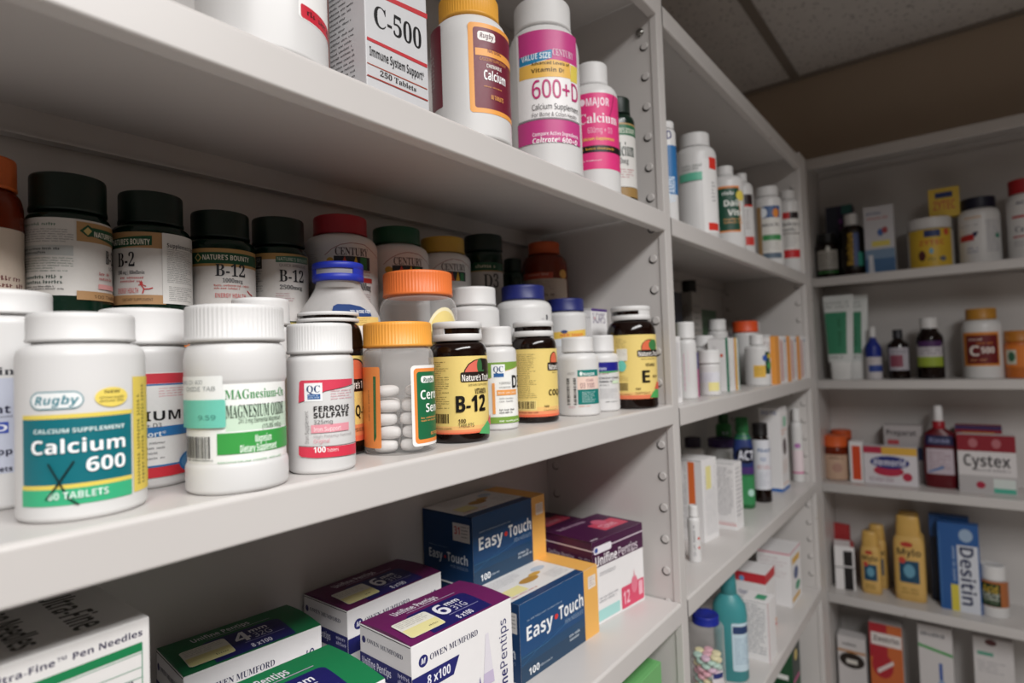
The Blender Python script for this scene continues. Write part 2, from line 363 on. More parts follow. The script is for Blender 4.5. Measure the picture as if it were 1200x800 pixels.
def carton(name, label, cat, group, loc, yaw, d, w, h, col='eceaea', F=(), L=(), T=(), R=(), lid=None, sticker=(), flap=True):
    """folding carton: local +X is the front face, -Y the left end"""
    root = empty(name, loc, yaw); tag(root, label, cat, group)
    m = CARD if col == 'eceaea' else mat('card_' + col, '#' + col, 0.45, 0.03, 120)
    b = MB(); b.rbox(-d / 2, -w / 2, 0, d / 2, w / 2, h, m, min(0.0008, d / 12))
    if flap:
        b.box(-d / 2 + 0.001, -w / 2 - 0.00015, h - 0.0016, d / 2 - 0.001, -w / 2 + 0.001, h - 0.0011, DARK)
    art(b, F, planemap((d / 2, -w / 2, 0), (0, 1, 0), (0, 0, 1)), False)
    art(b, L, planemap((-d / 2, -w / 2, 0), (1, 0, 0), (0, 0, 1)), False)
    art(b, R, planemap((d / 2, w / 2, 0), (-1, 0, 0), (0, 0, 1)), False)
    tm = planemap((d / 2, -w / 2, h), (0, 1, 0), (-1, 0, 0))
    if lid is None: art(b, T, tm, False)
    b.build('carton_body', root)
    if lid:                                        # tuck lid, bowed up a little, carrying the printed top
        lm = mat('card_' + lid, '#' + lid, 0.45, 0.03, 120); bow = 0.0022
        def bm_(u, v, dd):
            p = tm(u, v, dd); t = min(1, max(0, v / 1000 / d)); return (p[0], p[1], p[2] + 0.0003 + bow * math.sin(math.pi * t) * 1.0)
        l = MB(); N = 8; v = []; f = []
        for i in range(N + 1):
            vv = d * 1000 * i / N
            v += [bm_(0.3, vv, 0), bm_(w * 1000 - 0.3, vv, 0)]
        for i in range(N): f.append((2 * i, 2 * i + 1, 2 * i + 3, 2 * i + 2))
        l.add(v, f, lm, True)
        for side in (0, 1):                        # rim of the lid
            vv = []
            for i in range(N + 1): p = v[2 * i + side]; vv += [p, (p[0], p[1], h - 0.0004)]
            l.add(vv, [(2 * i, 2 * i + 1, 2 * i + 3, 2 * i + 2) for i in range(N)], lm)
        def cutv(els):
            out = []
            for e in els: out.append(e)
            return out
        for i, e in enumerate(T):
            shp, c = shapes(e)
            for v_, f_ in shp:
                s_, f2 = cut_u([(y, x) for x, y in v_], f_, 6.0)
                l.add([bm_(y, x, 0.12 + 0.045 * i) for x, y in s_], [q[::-1] for q in f2], ink(c))
        l.build('lid_flap', root)
        if sticker:
            s = MB()
            for i, e in enumerate(sticker):
                shp, c = shapes(e)
                for v_, f_ in shp:
                    s_, f2 = cut_u([(y, x) for x, y in v_], f_, 6.0)
                    s.add([bm_(y, x, 0.9 + 0.045 * i) for x, y in s_], [q[::-1] for q in f2], ink(c))
            s.build('price_sticker', root)
    elif sticker:
        s = MB(); art(s, sticker, lambda u, v, dd: tm(u, v, dd + 1.0), False); s.build('price_sticker', root)
    return root

def shaped(name, label, cat, group, loc, rot, secs, body, capsecs, cap, R=0.03, flat=1.0, els=(), ribs=None, capname='cap', extra=None):
    """moulded bottle or tube from super-ellipse sections given in millimetres: (z, rx, ry, n)"""
    root = empty(name, loc, rot); tag(root, label, cat, group); k = 0.001
    def sc(q): return (q[0] * k, q[1] * k, q[2] * k) + ((q[3],) if len(q) > 3 else ())
    b = MB(); b.loft([sc(q) for q in secs], bodymat(body), 40); b.build('body', root)
    if capsecs:
        c = MB(); c.loft([sc(q) for q in capsecs], plastic(cap, 0.4), 48, ribs=ribs); c.build(capname, root)
    if els:
        def on(u, v, d):
            v = min(max(v, secs[0][0]), secs[-1][0]); i = 0
            while i < len(secs) - 2 and v > secs[i + 1][0]: i += 1
            p, q = secs[i], secs[i + 1]; t = (v - p[0]) / max(1e-6, q[0] - p[0]); L = lambda j, df: (p[j] if len(p) > j else df) * (1 - t) + (q[j] if len(q) > j else df) * t
            rx, ry, n = L(1, 0), L(2, 0), L(3, 2.0); a = u / (R * 1000); c, s = math.cos(a), math.sin(a)
            w = (abs(c) ** n + abs(s) ** n) ** (-1 / n)
            return ((rx * w * c + d * c) * k, (ry * w * s + d * s) * k, v * k)
        a = MB(); art(a, els, on, 2); a.build('label', root)
    for nm, ss, col in (extra or ()):
        c = MB(); c.loft([sc(q) for q in ss], bodymat(col), 40); c.build(nm, root)
    return root

# ------------------------------------------------------------------ the room
XS, XB = -0.300, -0.500                    # front and back of the left-hand shelving
YA, YP1, Y2, YP2 = 0.7141, 0.734, 1.5358, 1.602
YE, YEB = 1.9886, 2.178                    # front and back of the shelving on the end wall
CEIL = HC + 0.93
def struct(name, mb):
    o = mb.build(name); o['kind'] = 'structure'; return o
WALLP = mat('wall_paint', '#b3a28f', 0.6, 0.03, 14, 0.05)
DARKW = mat('low_bounce_wall', '#5d534a', 0.6, 0.03, 14)  # wall paint darkened on the unseen walls, added to cut bounce into the shelves
FLOORM = mat('floor_vinyl', '#c4bfbb', 0.35, 0.08, 30)
def ceiling_mat():
    m = mat('ceiling_tile', '#dedad6', 0.85, 0.06, 25); nt = m.node_tree; b = nt.nodes['Principled BSDF']
    v = nt.nodes.new('ShaderNodeTexVoronoi'); v.inputs['Scale'].default_value = 60; tc = nt.nodes.new('ShaderNodeTexCoord')
    nt.links.new(tc.outputs['Object'], v.inputs['Vector'])
    r = nt.nodes.new('ShaderNodeMapRange'); r.inputs['From Min'].default_value = 0.12; r.inputs['From Max'].default_value = 0.3
    nt.links.new(v.outputs['Distance'], r.inputs['Value'])
    bp = nt.nodes.new('ShaderNodeBump'); bp.inputs['Strength'].default_value = 0.8; bp.inputs['Distance'].default_value = 0.002
    pit = nt.nodes.new('ShaderNodeMix'); pit.data_type = 'RGBA'; pit.blend_type = 'MULTIPLY'; pit.inputs['Factor'].default_value = 0.5
    old = b.inputs['Base Color'].links[0].from_socket
    nt.links.new(old, pit.inputs['A']); nt.links.new(r.outputs['Result'], pit.inputs['B']); nt.links.new(pit.outputs['Result'], b.inputs['Base Color'])
    nt.links.new(r.outputs['Result'], bp.inputs['Height']); nt.links.new(bp.outputs['Normal'], b.inputs['Normal'])
    return m
TILE = ceiling_mat(); TBAR = mat('ceiling_grid_paint', '#8e857c', 0.5)
b = MB(); b.box(-0.80, -1.7, -0.05, 1.7, 2.25, 0, FLOORM); struct('floor', b)
b = MB(); b.box(-0.85, -1.75, CEIL, 1.75, 2.3, CEIL + 0.03, TILE); struct('ceiling', b)
b = MB(); b.box(-0.85, -1.75, 0, -0.80, 2.3, CEIL, WALLP); struct('wall_left', b)
b = MB(); b.box(-0.80, 2.19, 0, 1.7, 2.25, CEIL, WALLP); struct('wall_end', b)
b = MB(); b.box(1.65, -1.7, 0, 1.7, 2.19, CEIL, DARKW); struct('wall_right', b)
b = MB(); b.box(-0.80, -1.75, 0, 1.7, -1.7, CEIL, DARKW); struct('wall_back', b)
n = 1
for x in (-0.425, 0.185, 0.795, 1.405):
    b = MB(); b.box(x - 0.013, -1.7, CEIL - 0.006, x + 0.013, 2.19, CEIL + 0.001, TBAR); struct('trim_%d' % n, b); n += 1
for y in (-0.77, 0.45):
    b = MB(); b.box(-0.80, y - 0.013, CEIL - 0.0055, 1.65, y + 0.013, CEIL + 0.001, TBAR); struct('trim_%d' % n, b); n += 1
b = MB(); b.box(-0.80, 2.172, CEIL - 0.009, 1.65, 2.19, CEIL + 0.001, TBAR); struct('trim_%d' % n, b)
# housing of the recessed lamp
b = MB()
for (x0, y0, x1, y1) in ((0.5, -1.09, 0.54, 0.65), (0.93, -1.09, 0.97, 0.65), (0.5, -1.09, 0.97, -1.055), (0.5, 0.615, 0.97, 0.65)):
    b.box(x0, y0, CEIL - 0.045, x1, y1, CEIL - 0.0062, TBAR)
o = b.build('ceiling_light_frame'); tag(o, 'white metal frame of the light on the ceiling over the aisle', 'ceiling light')

# ------------------------------------------------------------------ shelving
def shelf_mb(t, x0, x1, y0, y1, lip=0.0255, back=0.023):
    """pressed steel shelf: rolled front lip, open below, rear lip; runs along y, front at x1"""
    p = [(x1 - 0.0115, -lip), (x1 - 0.002, -lip)]
    p += [(x1 - 0.002 + 0.002 * math.sin(a), -lip + 0.002 - 0.002 * math.cos(a)) for a in ell(4, 0.3, math.pi / 2)]
    p += [(x1 - 0.0032 + 0.0032 * math.cos(a), -0.0032 + 0.0032 * math.sin(a)) for a in ell(6, 0, math.pi / 2)]
    p += [(x0, 0), (x0, -back), (x0 + 0.010, -back), (x0 + 0.010, -back + 0.0015), (x0 + 0.0035, -back + 0.0015), (x0 + 0.0035, -0.002),
          (x1 - 0.002, -0.002), (x1 - 0.002, -lip + 0.0015), (x1 - 0.0115, -lip + 0.0015)]
    m = MB(); n = len(p)
    v = [(x, y0, t + z) for x, z in p] + [(x, y1, t + z) for x, z in p]
    m.add(v, [(i, (i + 1) % n, (i + 1) % n + n, i + n) for i in range(n)], PAINT)
    return m
def upright(ya, yb, z0, z1):
    m = MB()
    m.rbox(XS - 0.0104, ya, z0, XS - 0.0005, yb, z1, PAINT, 0.0012)
    m.box(XB, ya + 0.0016, z0, XS - 0.010, ya + 0.0030, z1, PAINT)
    m.box(XB, yb - 0.0030, z0, XS - 0.010, yb - 0.0016, z1, PAINT)
    return m
def tab_mesh():
    """punched tab: a small round dimple in a dark rim, standing proud of the sheet, facing -y"""
    m = MB(); N = 16
    for (r0, r1, mt, dy, off) in ((0.0057, 0.0053, DARK, 0.0003, -0.0003), (0.0050, 0.0042, PAINT, 0.0011, 0.0006)):
        v = []; f = []
        for (r, d) in ((r0, 0.0), (r0 * 0.97, dy * 0.6), (r1, dy)):
            v += [(r * math.cos(math.tau * i / N) + off, -d, r * math.sin(math.tau * i / N) + off) for i in range(N)]
        for q in range(2): f += [(q * N + i, q * N + (i + 1) % N, (q + 1) * N + (i + 1) % N, (q + 1) * N + i) for i in range(N)]
        f.append(tuple(2 * N + i for i in range(N))); m.add(v, f, mt, False)
    return m
unit = empty('metal_shelving', (-0.4, 0.5, 0)); tag(unit, 'long off-white steel shelving on the left with adjustable shelves in two bays', 'shelving', 'steel shelving units')
def part(m, name, p):
    o = m.build(name, p); o.location = -p.location if p.rotation_euler.z == 0 else o.location; return o
TL = {'T1': HC + 0.1831, 'T2': HC - 0.0656, 'T3': HC - 0.3161, 'T4': HC - 0.566, 'B1': HC + 0.1800, 'B2': HC - 0.0700, 'B3': HC - 0.3166, 'B4': HC - 0.5672, 'B5': HC - 0.817,
      'E1': HC + 0.2144, 'E2': HC - 0.0985, 'E3': HC - 0.4102, 'E4': HC - 0.7424, 'E5': HC - 1.054}
ZT = HC + 0.471
for k in ('T1', 'T2', 'T3', 'T4'): part(shelf_mb(TL[k], XB + 0.0015, XS, -0.10, YA), 'shelf', unit)
part(shelf_mb(HC - 0.83, XB + 0.0015, XS, -0.10, YA), 'shelf', unit)
part(shelf_mb(HC - 1.20, XB + 0.0015, XS, -0.10, YA), 'shelf', unit)
for k in ('B1', 'B2', 'B3', 'B4', 'B5'): part(shelf_mb(TL[k], XB + 0.0015, XS, YP1 + 0.0005, Y2), 'shelf', unit)
part(shelf_mb(HC - 1.20, XB + 0.0015, XS, YP1 + 0.0005, Y2), 'shelf', unit)
part(shelf_mb(HC + 0.471, XB + 0.0015, XS, -0.10, YA, 0.0295), 'top_shelf', unit)
part(shelf_mb(HC + 0.4640, XB + 0.0015, XS, YP1 + 0.0005, Y2, 0.0295), 'top_shelf', unit)
ZU = HC + 0.475
for (ya, yb) in ((-0.12, -0.1005), (YA + 0.0004, YP1), (Y2 + 0.0004, YP2)):
    u = part(upright(ya, yb, 0, ZU), 'upright', unit)
tab0 = None
for (y, z0, n, k0) in ((YA + 0.0016, 0.2042, 19, 5), (Y2 + 0.0020, 0.19, 24, 5)):
    for x in (-0.3195, -0.4845):
        for q in range(n):
            t = tab_mesh().build('shelf_tab', unit) if tab0 is None else tab0.copy()
            if tab0 is None: tab0 = t
            else: COL.objects.link(t)
            t.parent = unit; t.location = Vector((x, y, HC + z0 + 0.0403 * (k0 - q))) - unit.location
m = MB(); m.loft([(0, 0.0054), (0.0012, 0.0056), (0.003, 0.0045), (0.0040, 0.0018)], STEEL, 20)
o = m.build('shelf_bolt', unit); o.location = Vector((-0.3245, YA + 0.0016, HC + 0.4262)) - unit.location; o.rotation_euler = (math.pi / 2, 0, 0)
m = MB(); m.box(XB - 0.0015, -0.12, 0, XB, YP1, ZU, PAINT); part(m, 'back_panel', unit)
m = MB(); m.box(XB - 0.0015, YP1 + 0.0005, 0, XB, YP2, ZU, PAINT); part(m, 'back_panel', unit)
# the unit across the end wall: the same shelves turned to face the room
endu = empty('metal_shelving', (0.1, 2.08, 0)); tag(endu, 'off-white steel shelving standing across the end wall at the right', 'shelving', 'steel shelving units')
EX0, EX1 = -0.372, 0.552
def epart(mb, name):
    mb.v = [(y, -x, z) for x, y, z in mb.v]          # quarter turn: front lip from +x to -y
    o = mb.build(name, endu); o.location = -endu.location; return o
for k in ('E1', 'E2', 'E3', 'E4', 'E5'): epart(shelf_mb(TL[k], -YEB, -YE, EX0 + 0.002, EX1, 0.026), 'shelf')
epart(shelf_mb(HC - 1.36, -YEB, -YE, EX0 + 0.002, EX1, 0.026), 'shelf')
epart(shelf_mb(HC + 0.5845, -YEB, -YE, EX0 + 0.002, EX1, 0.032), 'top_shelf')
for (xa, xb) in ((EX0 - 0.02, EX0 + 0.0015), (EX1 + 0.0005, EX1 + 0.0205)):
    m = MB(); m.rbox(-YE - 0.0104, xa, 0, -YE - 0.0005, xb, HC + 0.588, PAINT, 0.0012)
    m.box(-YEB, xb - 0.0016, 0, -YE - 0.01, xb, HC + 0.588, PAINT); m.box(-YEB, xa, 0, -YE - 0.01, xa + 0.0016, HC + 0.588, PAINT); epart(m, 'upright')
m = MB(); m.box(-YEB - 0.0015, EX0 - 0.02, 0, -YEB, EX1 + 0.02, HC + 0.588, PAINT); epart(m, 'back_panel')
# step that lifts the back row of the middle shelf
m = MB(); m.rbox(-0.0310, -0.09, 0, 0.0310, 0.70, 0.0900, PAINT, 0.001)
o = m.build('shelf_riser', None, (-0.4655, 0, TL['T2'])); tag(o, 'plain off-white step at the back of the middle shelf under the rear row of bottles', 'riser')

# ------------------------------------------------------------------ everything on the shelves (sizes in metres, printed art in millimetres)
bottle('pill_bottle', 'white bottle with teal, green and yellow label and a black pen cross, frontmost at left', 'bottle', 'bottles along the front of the middle shelf', (-0.3398, 0.0959, 1.4344), -0.2751, 0.0258, 0.0734, 0.0809, 0.0944, 0.0217, capstyle='smooth',
 els=[('r',-25.77,17.07,20.25,46.27,'0f6d78'),
  ('r',-25.74,46.14,20.88,48.07,'e6cf5e'),
  ('r',-26.26,15.16,20.21,17.07,'e6cf5e'),
  ('r',-26.29,7.9,20.06,15.16,'3bb07f'),
  ('r',21.29,8.43,37.0,63.57,'e5cb58'),
  ('f',22.72,11.73,29.97,59.17,2,1,'7a6a2a'),
  ('rr',-20.79,50.35,0.21,58.25,6.0,'2b7f8e'),
  ('rr',-20.2,50.86,-0.2,57.74,6.0,'eef1f1'),
  ('t','Rugby','i',-18.57,52.52,-1.39,56.26,0,'2b7f8e'),
  ('e',4.15,50.13,18.0,59.19,'efd768'),
  ('t','NEW','b',7.9,56.43,14.36,57.88,0,'5a5230'),
  ('f',5.97,51.98,15.8,55.18,2,0,'6d6236'),
  ('t','CALCIUM SUPPLEMENT','b',-19.0,39.85,16.07,41.76,0,'dff0ee'),
  ('t','Calcium','b',-20.11,30.88,16.28,36.86,0,'ffffff'),
  ('t','600','b',0.75,21.87,16.13,28.23,0,'ffffff'),
  ('t','60 TABLETS','b',-13.26,10.72,8.86,13.83,0,'d8f0e4'),
  ('l',[(-13.09, 26.72), (-9.25, 18.86), (-5.61, 10.87), (-2.01, 7.8)],0.75,'15201f'),
  ('l',[(-3.56, 27.17), (-9.26, 17.6), (-14.08, 10.9)],0.75,'15201f')])
bottle('pill_bottle', 'white beaded jar with a pale green label and a teal price tag, second from left', 'bottle', 'bottles along the front of the middle shelf', (-0.3262, 0.1647, 1.4344), -0.4676, 0.0263, 0.0691, 0.0804, 0.1002, 0.0255, shape='ringed',
 els=[('r',-37.0,16.6,40.0,66.67,'f4f5f2'),
  ('r',-5.76,32.99,36.0,46.24,'cfe6cf'),
  ('t','Rising*','f',-6.48,59.45,10.47,62.74,0,'4a4a4a'),
  ('f',13.33,59.64,39.35,62.45,1,0,'666666'),
  ('t','MAGnesium-Ox','f',-5.8,49.71,30.0,54.5,0,'3f9150'),
  ('t','MAGNESIUM OXIDE','f',-5.5,39.87,29.0,46.5,0,'2c3a30'),
  ('t','241.3 mg Elemental Magnesium','h',0.39,36.8,25.0,39.34,0,'3a4a3e'),
  ('t','(15.86 mEq)','h',12.32,33.19,25.5,35.57,0,'3a4a3e'),
  ('r',-10.0,21.06,36.0,32.15,'3f9f4a'),
  ('t','Magnesium','b',8.32,26.33,17.5,30.25,0,'f2fff2'),
  ('t','Dietary Supplement','b',0.94,21.55,21.0,25.41,0,'f2fff2'),
  ('t','MAGNESIUM OXIDE 400 MG','h',-9.7,16.56,24.75,17.55,0,'4fa05a'),
  ('b',-32.87,19.45,-13.54,30.74,0,'2e2e30'),
  ('f',-34.08,17.48,-12.41,19.07,1,0,'555555')],
 sticker=[('rr',-39.27,49.33,-6.44,62.24,0.8,'eef0ee'),
  ('rr',-39.25,35.25,-5.32,49.85,1.2,'74cdb9'),
  ('t','MAG OX 400','h',-33.18,57.97,-16.51,60.21,0,'9aa0a0'),
  ('t','OXIDE TAB','h',-28.27,54.47,-9.94,56.8,0,'8a9090'),
  ('t','9.59','h',-19.19,39.51,-9.98,41.95,0,'4d8f83')])
bottle('pill_bottle', 'white bottle with a red bordered iron tablet label, third along the front edge', 'bottle', 'bottles along the front of the middle shelf', (-0.3272, 0.2197, 1.4344), -0.5913, 0.0204, 0.0674, 0.0732, 0.0920, 0.0200,
 els=[('p',[(-13.41, 55.92), (-12.0, 57.05), (24.05, 56.83), (23.8, 53.45), (2.42, 50.17), (-9.06, 44.99), (-14.27, 43.53)],'d8425a'),
  ('l',[(-14.27, 43.4), (-9.06, 44.86), (2.41, 50.04), (24.57, 53.14)],0.35,'20181a'),
  ('r',-10.02,44.2,0.66,55.27,'f3f5f6'),
  ('t','QC','f',-8.53,49.61,-0.58,53.68,0,'1d3f6e'),
  ('r',-8.02,45.47,-0.54,48.56,'2b5f9c'),
  ('f',-7.5,45.86,-1.02,48.17,2,0,'c8d8ec'),
  ('f',5.6,44.05,21.5,50.36,3,0,'d2788a'),
  ('t','FERROUS','b',-4.56,37.9,18.19,41.18,0,'1d1a1c'),
  ('t','SULFATE','b',-4.65,34.17,17.39,37.25,0,'1d1a1c'),
  ('t','325mg','h',-4.61,30.45,6.18,32.93,0,'6a6668'),
  ('r',-6.27,25.13,17.5,30.0,'e79aa6'),
  ('t','Iron Support','h',-4.72,26.09,11.37,28.5,0,'fdf3f4'),
  ('t','High Potency Formula','h',-4.81,22.38,19.69,23.94,0,'b0a8aa'),
  ('t','Original','h',-4.89,19.05,4.08,21.34,0,'e08c9a'),
  ('p',[(-14.43, 17.24), (-3.95, 16.7), (6.01, 16.49), (21.94, 15.86), (25.81, 16.38), (25.12, 9.45), (5.84, 10.04), (-4.11, 10.3), (-12.71, 11.11), (-14.41, 12.35)],'d8394f'),
  ('l',[(-14.42, 17.49), (-3.94, 16.95), (6.02, 16.75), (25.82, 16.51)],0.35,'20181a'),
  ('t','100','b',-5.03,13.42,1.72,16.8,0,'ffffff'),
  ('t','Tablets','h',2.38,13.39,9.23,15.45,0,'fbe6e8'),
  ('t','Iron Supplement','h',-9.88,19.06,-7.62,38.52,90,'7a7678')])
bottle('pill_bottle', 'clear plastic bottle with ribbed orange cap, white tablets showing inside', 'bottle', 'bottles along the front of the middle shelf', (-0.3396, 0.2953, 1.4344), -0.7158, 0.0264, 0.0687, 0.0773, 0.0956, 0.0254, body='F', cap='f0a544',
 els=[('rr',-44.0,5.3,-13.91,63.26,1.5,'ee9350'),
  ('p',[(-19.81, 56.54), (-17.28, 56.49), (-18.14, 13.41), (-20.13, 9.64), (-20.64, 11.26)],'2c6a3e'),
  ('f',-19.12,15.4,-18.97,55.14,1,1,'bfd8c4'),
  ('f',-26.11,24.75,-24.33,48.97,1,1,'7a4a2a'),
  ('rr',8.44,5.25,60.0,63.37,3.0,'f3f1ee'),
  ('rr',10.7,7.19,57.0,61.22,2.6,'ee9048'),
  ('rr',12.93,9.95,54.0,58.64,2.0,'1f6a44'),
  ('rr',16.38,50.52,33.0,55.51,2.0,'f4f5f2'),
  ('t','Rugby','i',18.57,51.23,31.0,54.29,0,'1f5a44'),
  ('t','Cerovite','b',15.59,38.64,None,45.28,0,'f7faf5'),
  ('t','Senior','b',20.35,29.22,None,35.47,0,'f7faf5'),
  ('f',15.65,22.05,40.0,25.9,2,0,'e9a05a'),
  ('t','60 TABLETS','b',24.92,12.33,None,14.56,0,'e9a05a')])
bottle('vitamin_bottle', 'dark brown bottle with a white flip cap and yellow vitamin B-12 label', 'bottle', 'bottles along the front of the middle shelf', (-0.3363, 0.3574, 1.4344), -0.8159, 0.0242, 0.0715, 0.0818, 0.0976, 0.0207, slot=(-32, 72), body='A', capstyle='flip',
 els=[('r',-50.0,7.61,62.0,69.2,'ecd27f'),
  ('r',-50.0,7.61,62.0,13.8,'eebd78'),
  ('r',-50.0,7.61,62.0,10.84,'eb9568'),
  ('r',-50.0,7.61,62.0,8.95,'e8704f'),
  ('f',-31.0,27.1,-8.05,65.37,14,0,'5e4a22'),
  ('b',-29.0,16.31,-8.88,23.73,0,'3d3018'),
  ('t','vitamins.com','h',-28.0,11.31,-6.83,12.92,0,'4a3518'),
  ('p',[(3.81, 54.69), (4.76, 58.45), (8.01, 62.94), (12.98, 65.78), (20.4, 67.25), (29.9, 66.55), (36.81, 63.08), (36.82, 53.37)],'1d1512'),
  ('p',[(4.64, 54.92), (5.58, 58.14), (8.72, 62.37), (13.44, 65.08), (19.51, 66.43), (18.9, 54.31)],'df6d5c'),
  ('e',15.72,55.02,21.5,66.8,'35683c'),
  ('r',20.44,51.56,23.66,57.78,'35683c'),
  ('rr',1.43,48.55,33.0,56.4,1.6,'20140f'),
  ('t',"Nature's Truth",'b',2.54,49.32,31.5,54.46,0,'f6f1ea'),
  ('t','DIETARY SUPPLEMENT','h',7.68,45.29,29.0,46.91,0,'4a3a1c'),
  ('t','VITAMIN','b',12.89,38.87,25.0,43.09,0,'2b2113'),
  ('t','B-12','b',-2.85,24.95,23.0,37.76,0,'14100c'),
  ('t','B-12','b',-2.58,24.88,23.3,37.68,0,'14100c'),
  ('t','B-12','b',-2.31,25.0,23.6,37.81,0,'14100c'),
  ('t','100','b',-1.23,16.54,4.56,19.48,0,'3a2a18'),
  ('t','TABLETS','h',-1.35,13.05,11.07,16.02,0,'3a2a18'),
  ('p',[(15.61, 7.14), (18.58, 10.91), (25.28, 15.66), (32.36, 17.13), (30.44, 4.72)],'57b06b'),
  ('p',[(27.26, 15.72), (33.09, 20.72), (36.81, 20.34), (36.83, 11.83), (31.51, 12.16)],'e2566a')])
bottle('pill_bottle', 'small white bottle with a green and orange vitamin D label between two dark bottles', 'bottle', 'bottles along the front of the middle shelf', (-0.3568, 0.4327, 1.4344), -0.8812, 0.0191, 0.0713, 0.0787, 0.0968, 0.0151, capstyle='smooth',
 els=[('r',-20.0,7.1,26.0,63.16,'f2f2ee'),
  ('p',[(-8.48, 62.81), (29.42, 63.38), (27.41, 58.83), (8.8, 55.08), (-3.61, 49.23), (-8.68, 48.25)],'7ca145'),
  ('l',[(-8.69, 47.93), (-3.63, 48.92), (8.78, 54.77), (27.3, 58.51)],0.3,'e79a52'),
  ('r',-5.26,48.61,7.61,60.9,'f2f5f6'),
  ('t','QC','f',-3.29,53.8,5.85,59.15,0,'1d3f6e'),
  ('r',-3.13,49.22,6.28,52.68,'2b5f9c'),
  ('t','1000IU','h',1.54,42.43,12.94,44.58,0,'6a6a6a'),
  ('t','vitamin','h',1.42,38.81,12.77,40.77,0,'8a8a8a'),
  ('t','D3','b',14.84,38.74,30.0,50.51,0,'1d1d20'),
  ('r',-0.7,32.28,21.0,37.31,'eda25c'),
  ('f',0.69,33.05,22.12,35.58,1,0,'fbe7d2'),
  ('f',1.62,25.13,21.39,30.49,2,0,'b4b4b4'),
  ('f',1.25,14.75,19.84,19.79,2,0,'5a5a5a'),
  ('r',-4.97,15.38,-2.37,43.7,'eda25c'),
  ('r',-20.0,6.63,26.0,12.44,'7ca145'),
  ('t','60 softgels','b',0.82,8.01,22.55,9.33,0,'f4f8ee')])
bottle('vitamin_bottle', 'dark brown bottle, yellow label with small print, left of two small white bottles', 'bottle', 'bottles along the front of the middle shelf', (-0.3600, 0.4985, 1.4344), -0.9453, 0.0240, 0.0756, 0.0878, 0.1038, 0.0212, body='A', capstyle='flip',
 els=[('r',-50.0,6.33,62.0,74.92,'ecd27f'),
  ('r',-50.0,6.33,62.0,16.23,'eec27a'),
  ('r',-50.0,6.33,62.0,12.03,'eb9568'),
  ('r',-50.0,6.33,62.0,8.73,'e6704f'),
  ('f',-19.76,24.66,1.17,69.9,15,0,'6e5a30'),
  ('r',-22.59,13.36,1.11,23.0,'f0d98c'),
  ('b',-20.01,14.57,0.17,22.1,0,'4a3a1c'),
  ('f',-21.14,9.76,2.73,11.56,1,0,'5a2a18'),
  ('e',17.1,52.43,30.0,71.7,'20140f'),
  ('e',18.32,53.14,28.5,70.77,'df6d4c'),
  ('rr',13.87,52.52,42.0,60.84,1.6,'20140f'),
  ('t',"Nature's Truth",'b',15.42,53.52,40.0,58.97,0,'f6f1ea'),
  ('f',20.17,49.68,28.0,51.2,1,0,'4a3a1c'),
  ('t','COQ-10','b',14.22,27.54,41.0,33.27,0,'1c150c'),
  ('t','100','b',8.57,15.84,14.14,17.73,0,'4a3518'),
  ('t','CAPSULES','h',8.11,12.26,24.99,13.35,0,'4a3518')])
bottle('pill_bottle', 'small white bottle with a teal and pink vitamin D3 label, front of a white pair', 'bottle', 'bottles along the front of the middle shelf', (-0.3508, 0.5704, 1.4344), -1.0194, 0.0234, 0.0613, 0.0706, 0.0876, 0.0178, capstyle='smooth',
 els=[('r',-0.85,43.58,27.0,50.78,'117f78'),
  ('e',1.31,44.44,4.75,49.01,'eef6f4'),
  ('t','MAJOR','b',5.43,44.67,20.1,47.67,0,'eef6f4'),
  ('r',-1.39,29.53,27.0,43.42,'f0d4c8'),
  ('t','VITAMIN','h',8.21,37.68,17.5,40.63,0,'8a4a58'),
  ('t','D3 1000','h',1.92,31.06,19.0,36.29,0,'7a3a4c'),
  ('r',-1.05,13.18,27.0,29.18,'0f7a74'),
  ('f',3.41,14.33,20.07,26.74,4,0,'e8f4f2'),
  ('f',-0.61,9.91,20.0,11.87,1,0,'e2927a'),
  ('b',-13.62,12.76,-2.71,42.27,1,'4a4a4c'),
  ('f',-11.98,45.72,-3.07,49.0,2,0,'a8a8a8'),
  ('f',-11.73,9.0,-3.99,11.62,2,0,'d09aa0')])
bottle('pill_bottle', 'small white bottle with a navy topped label, back of a white pair', 'bottle', 'bottles along the front of the middle shelf', (-0.3499, 0.6222, 1.4344), -1.0585, 0.0208, 0.0614, 0.0699, 0.0901, 0.0158, capstyle='smooth',
 els=[('r',-26.0,46.45,26.04,57.95,'1d1e86'),
  ('p',[(-3.68, 47.16), (7.78, 47.47), (24.76, 47.86), (24.56, 46.1), (7.68, 45.03), (-3.75, 45.41)],'5aa06a'),
  ('t','Bayley','i',-2.72,49.23,6.14,52.08,0,'e0e4f4'),
  ('f',-2.87,43.12,8.72,45.21,1,0,'a85a5a'),
  ('t','Calcium Citrate','i',-2.8,38.4,23.98,40.81,0,'3a3a3e'),
  ('t','Tablets, USP','i',-2.96,34.21,15.57,36.63,0,'3a3a3e'),
  ('f',-3.4,29.81,12.5,31.9,1,0,'6a6a6a'),
  ('f',-2.71,14.87,20.17,27.05,6,0,'a0a0a4'),
  ('f',3.47,10.64,21.18,12.39,1,0,'4a4a4a'),
  ('r',12.67,32.69,23.48,36.19,'cfe3c4')])
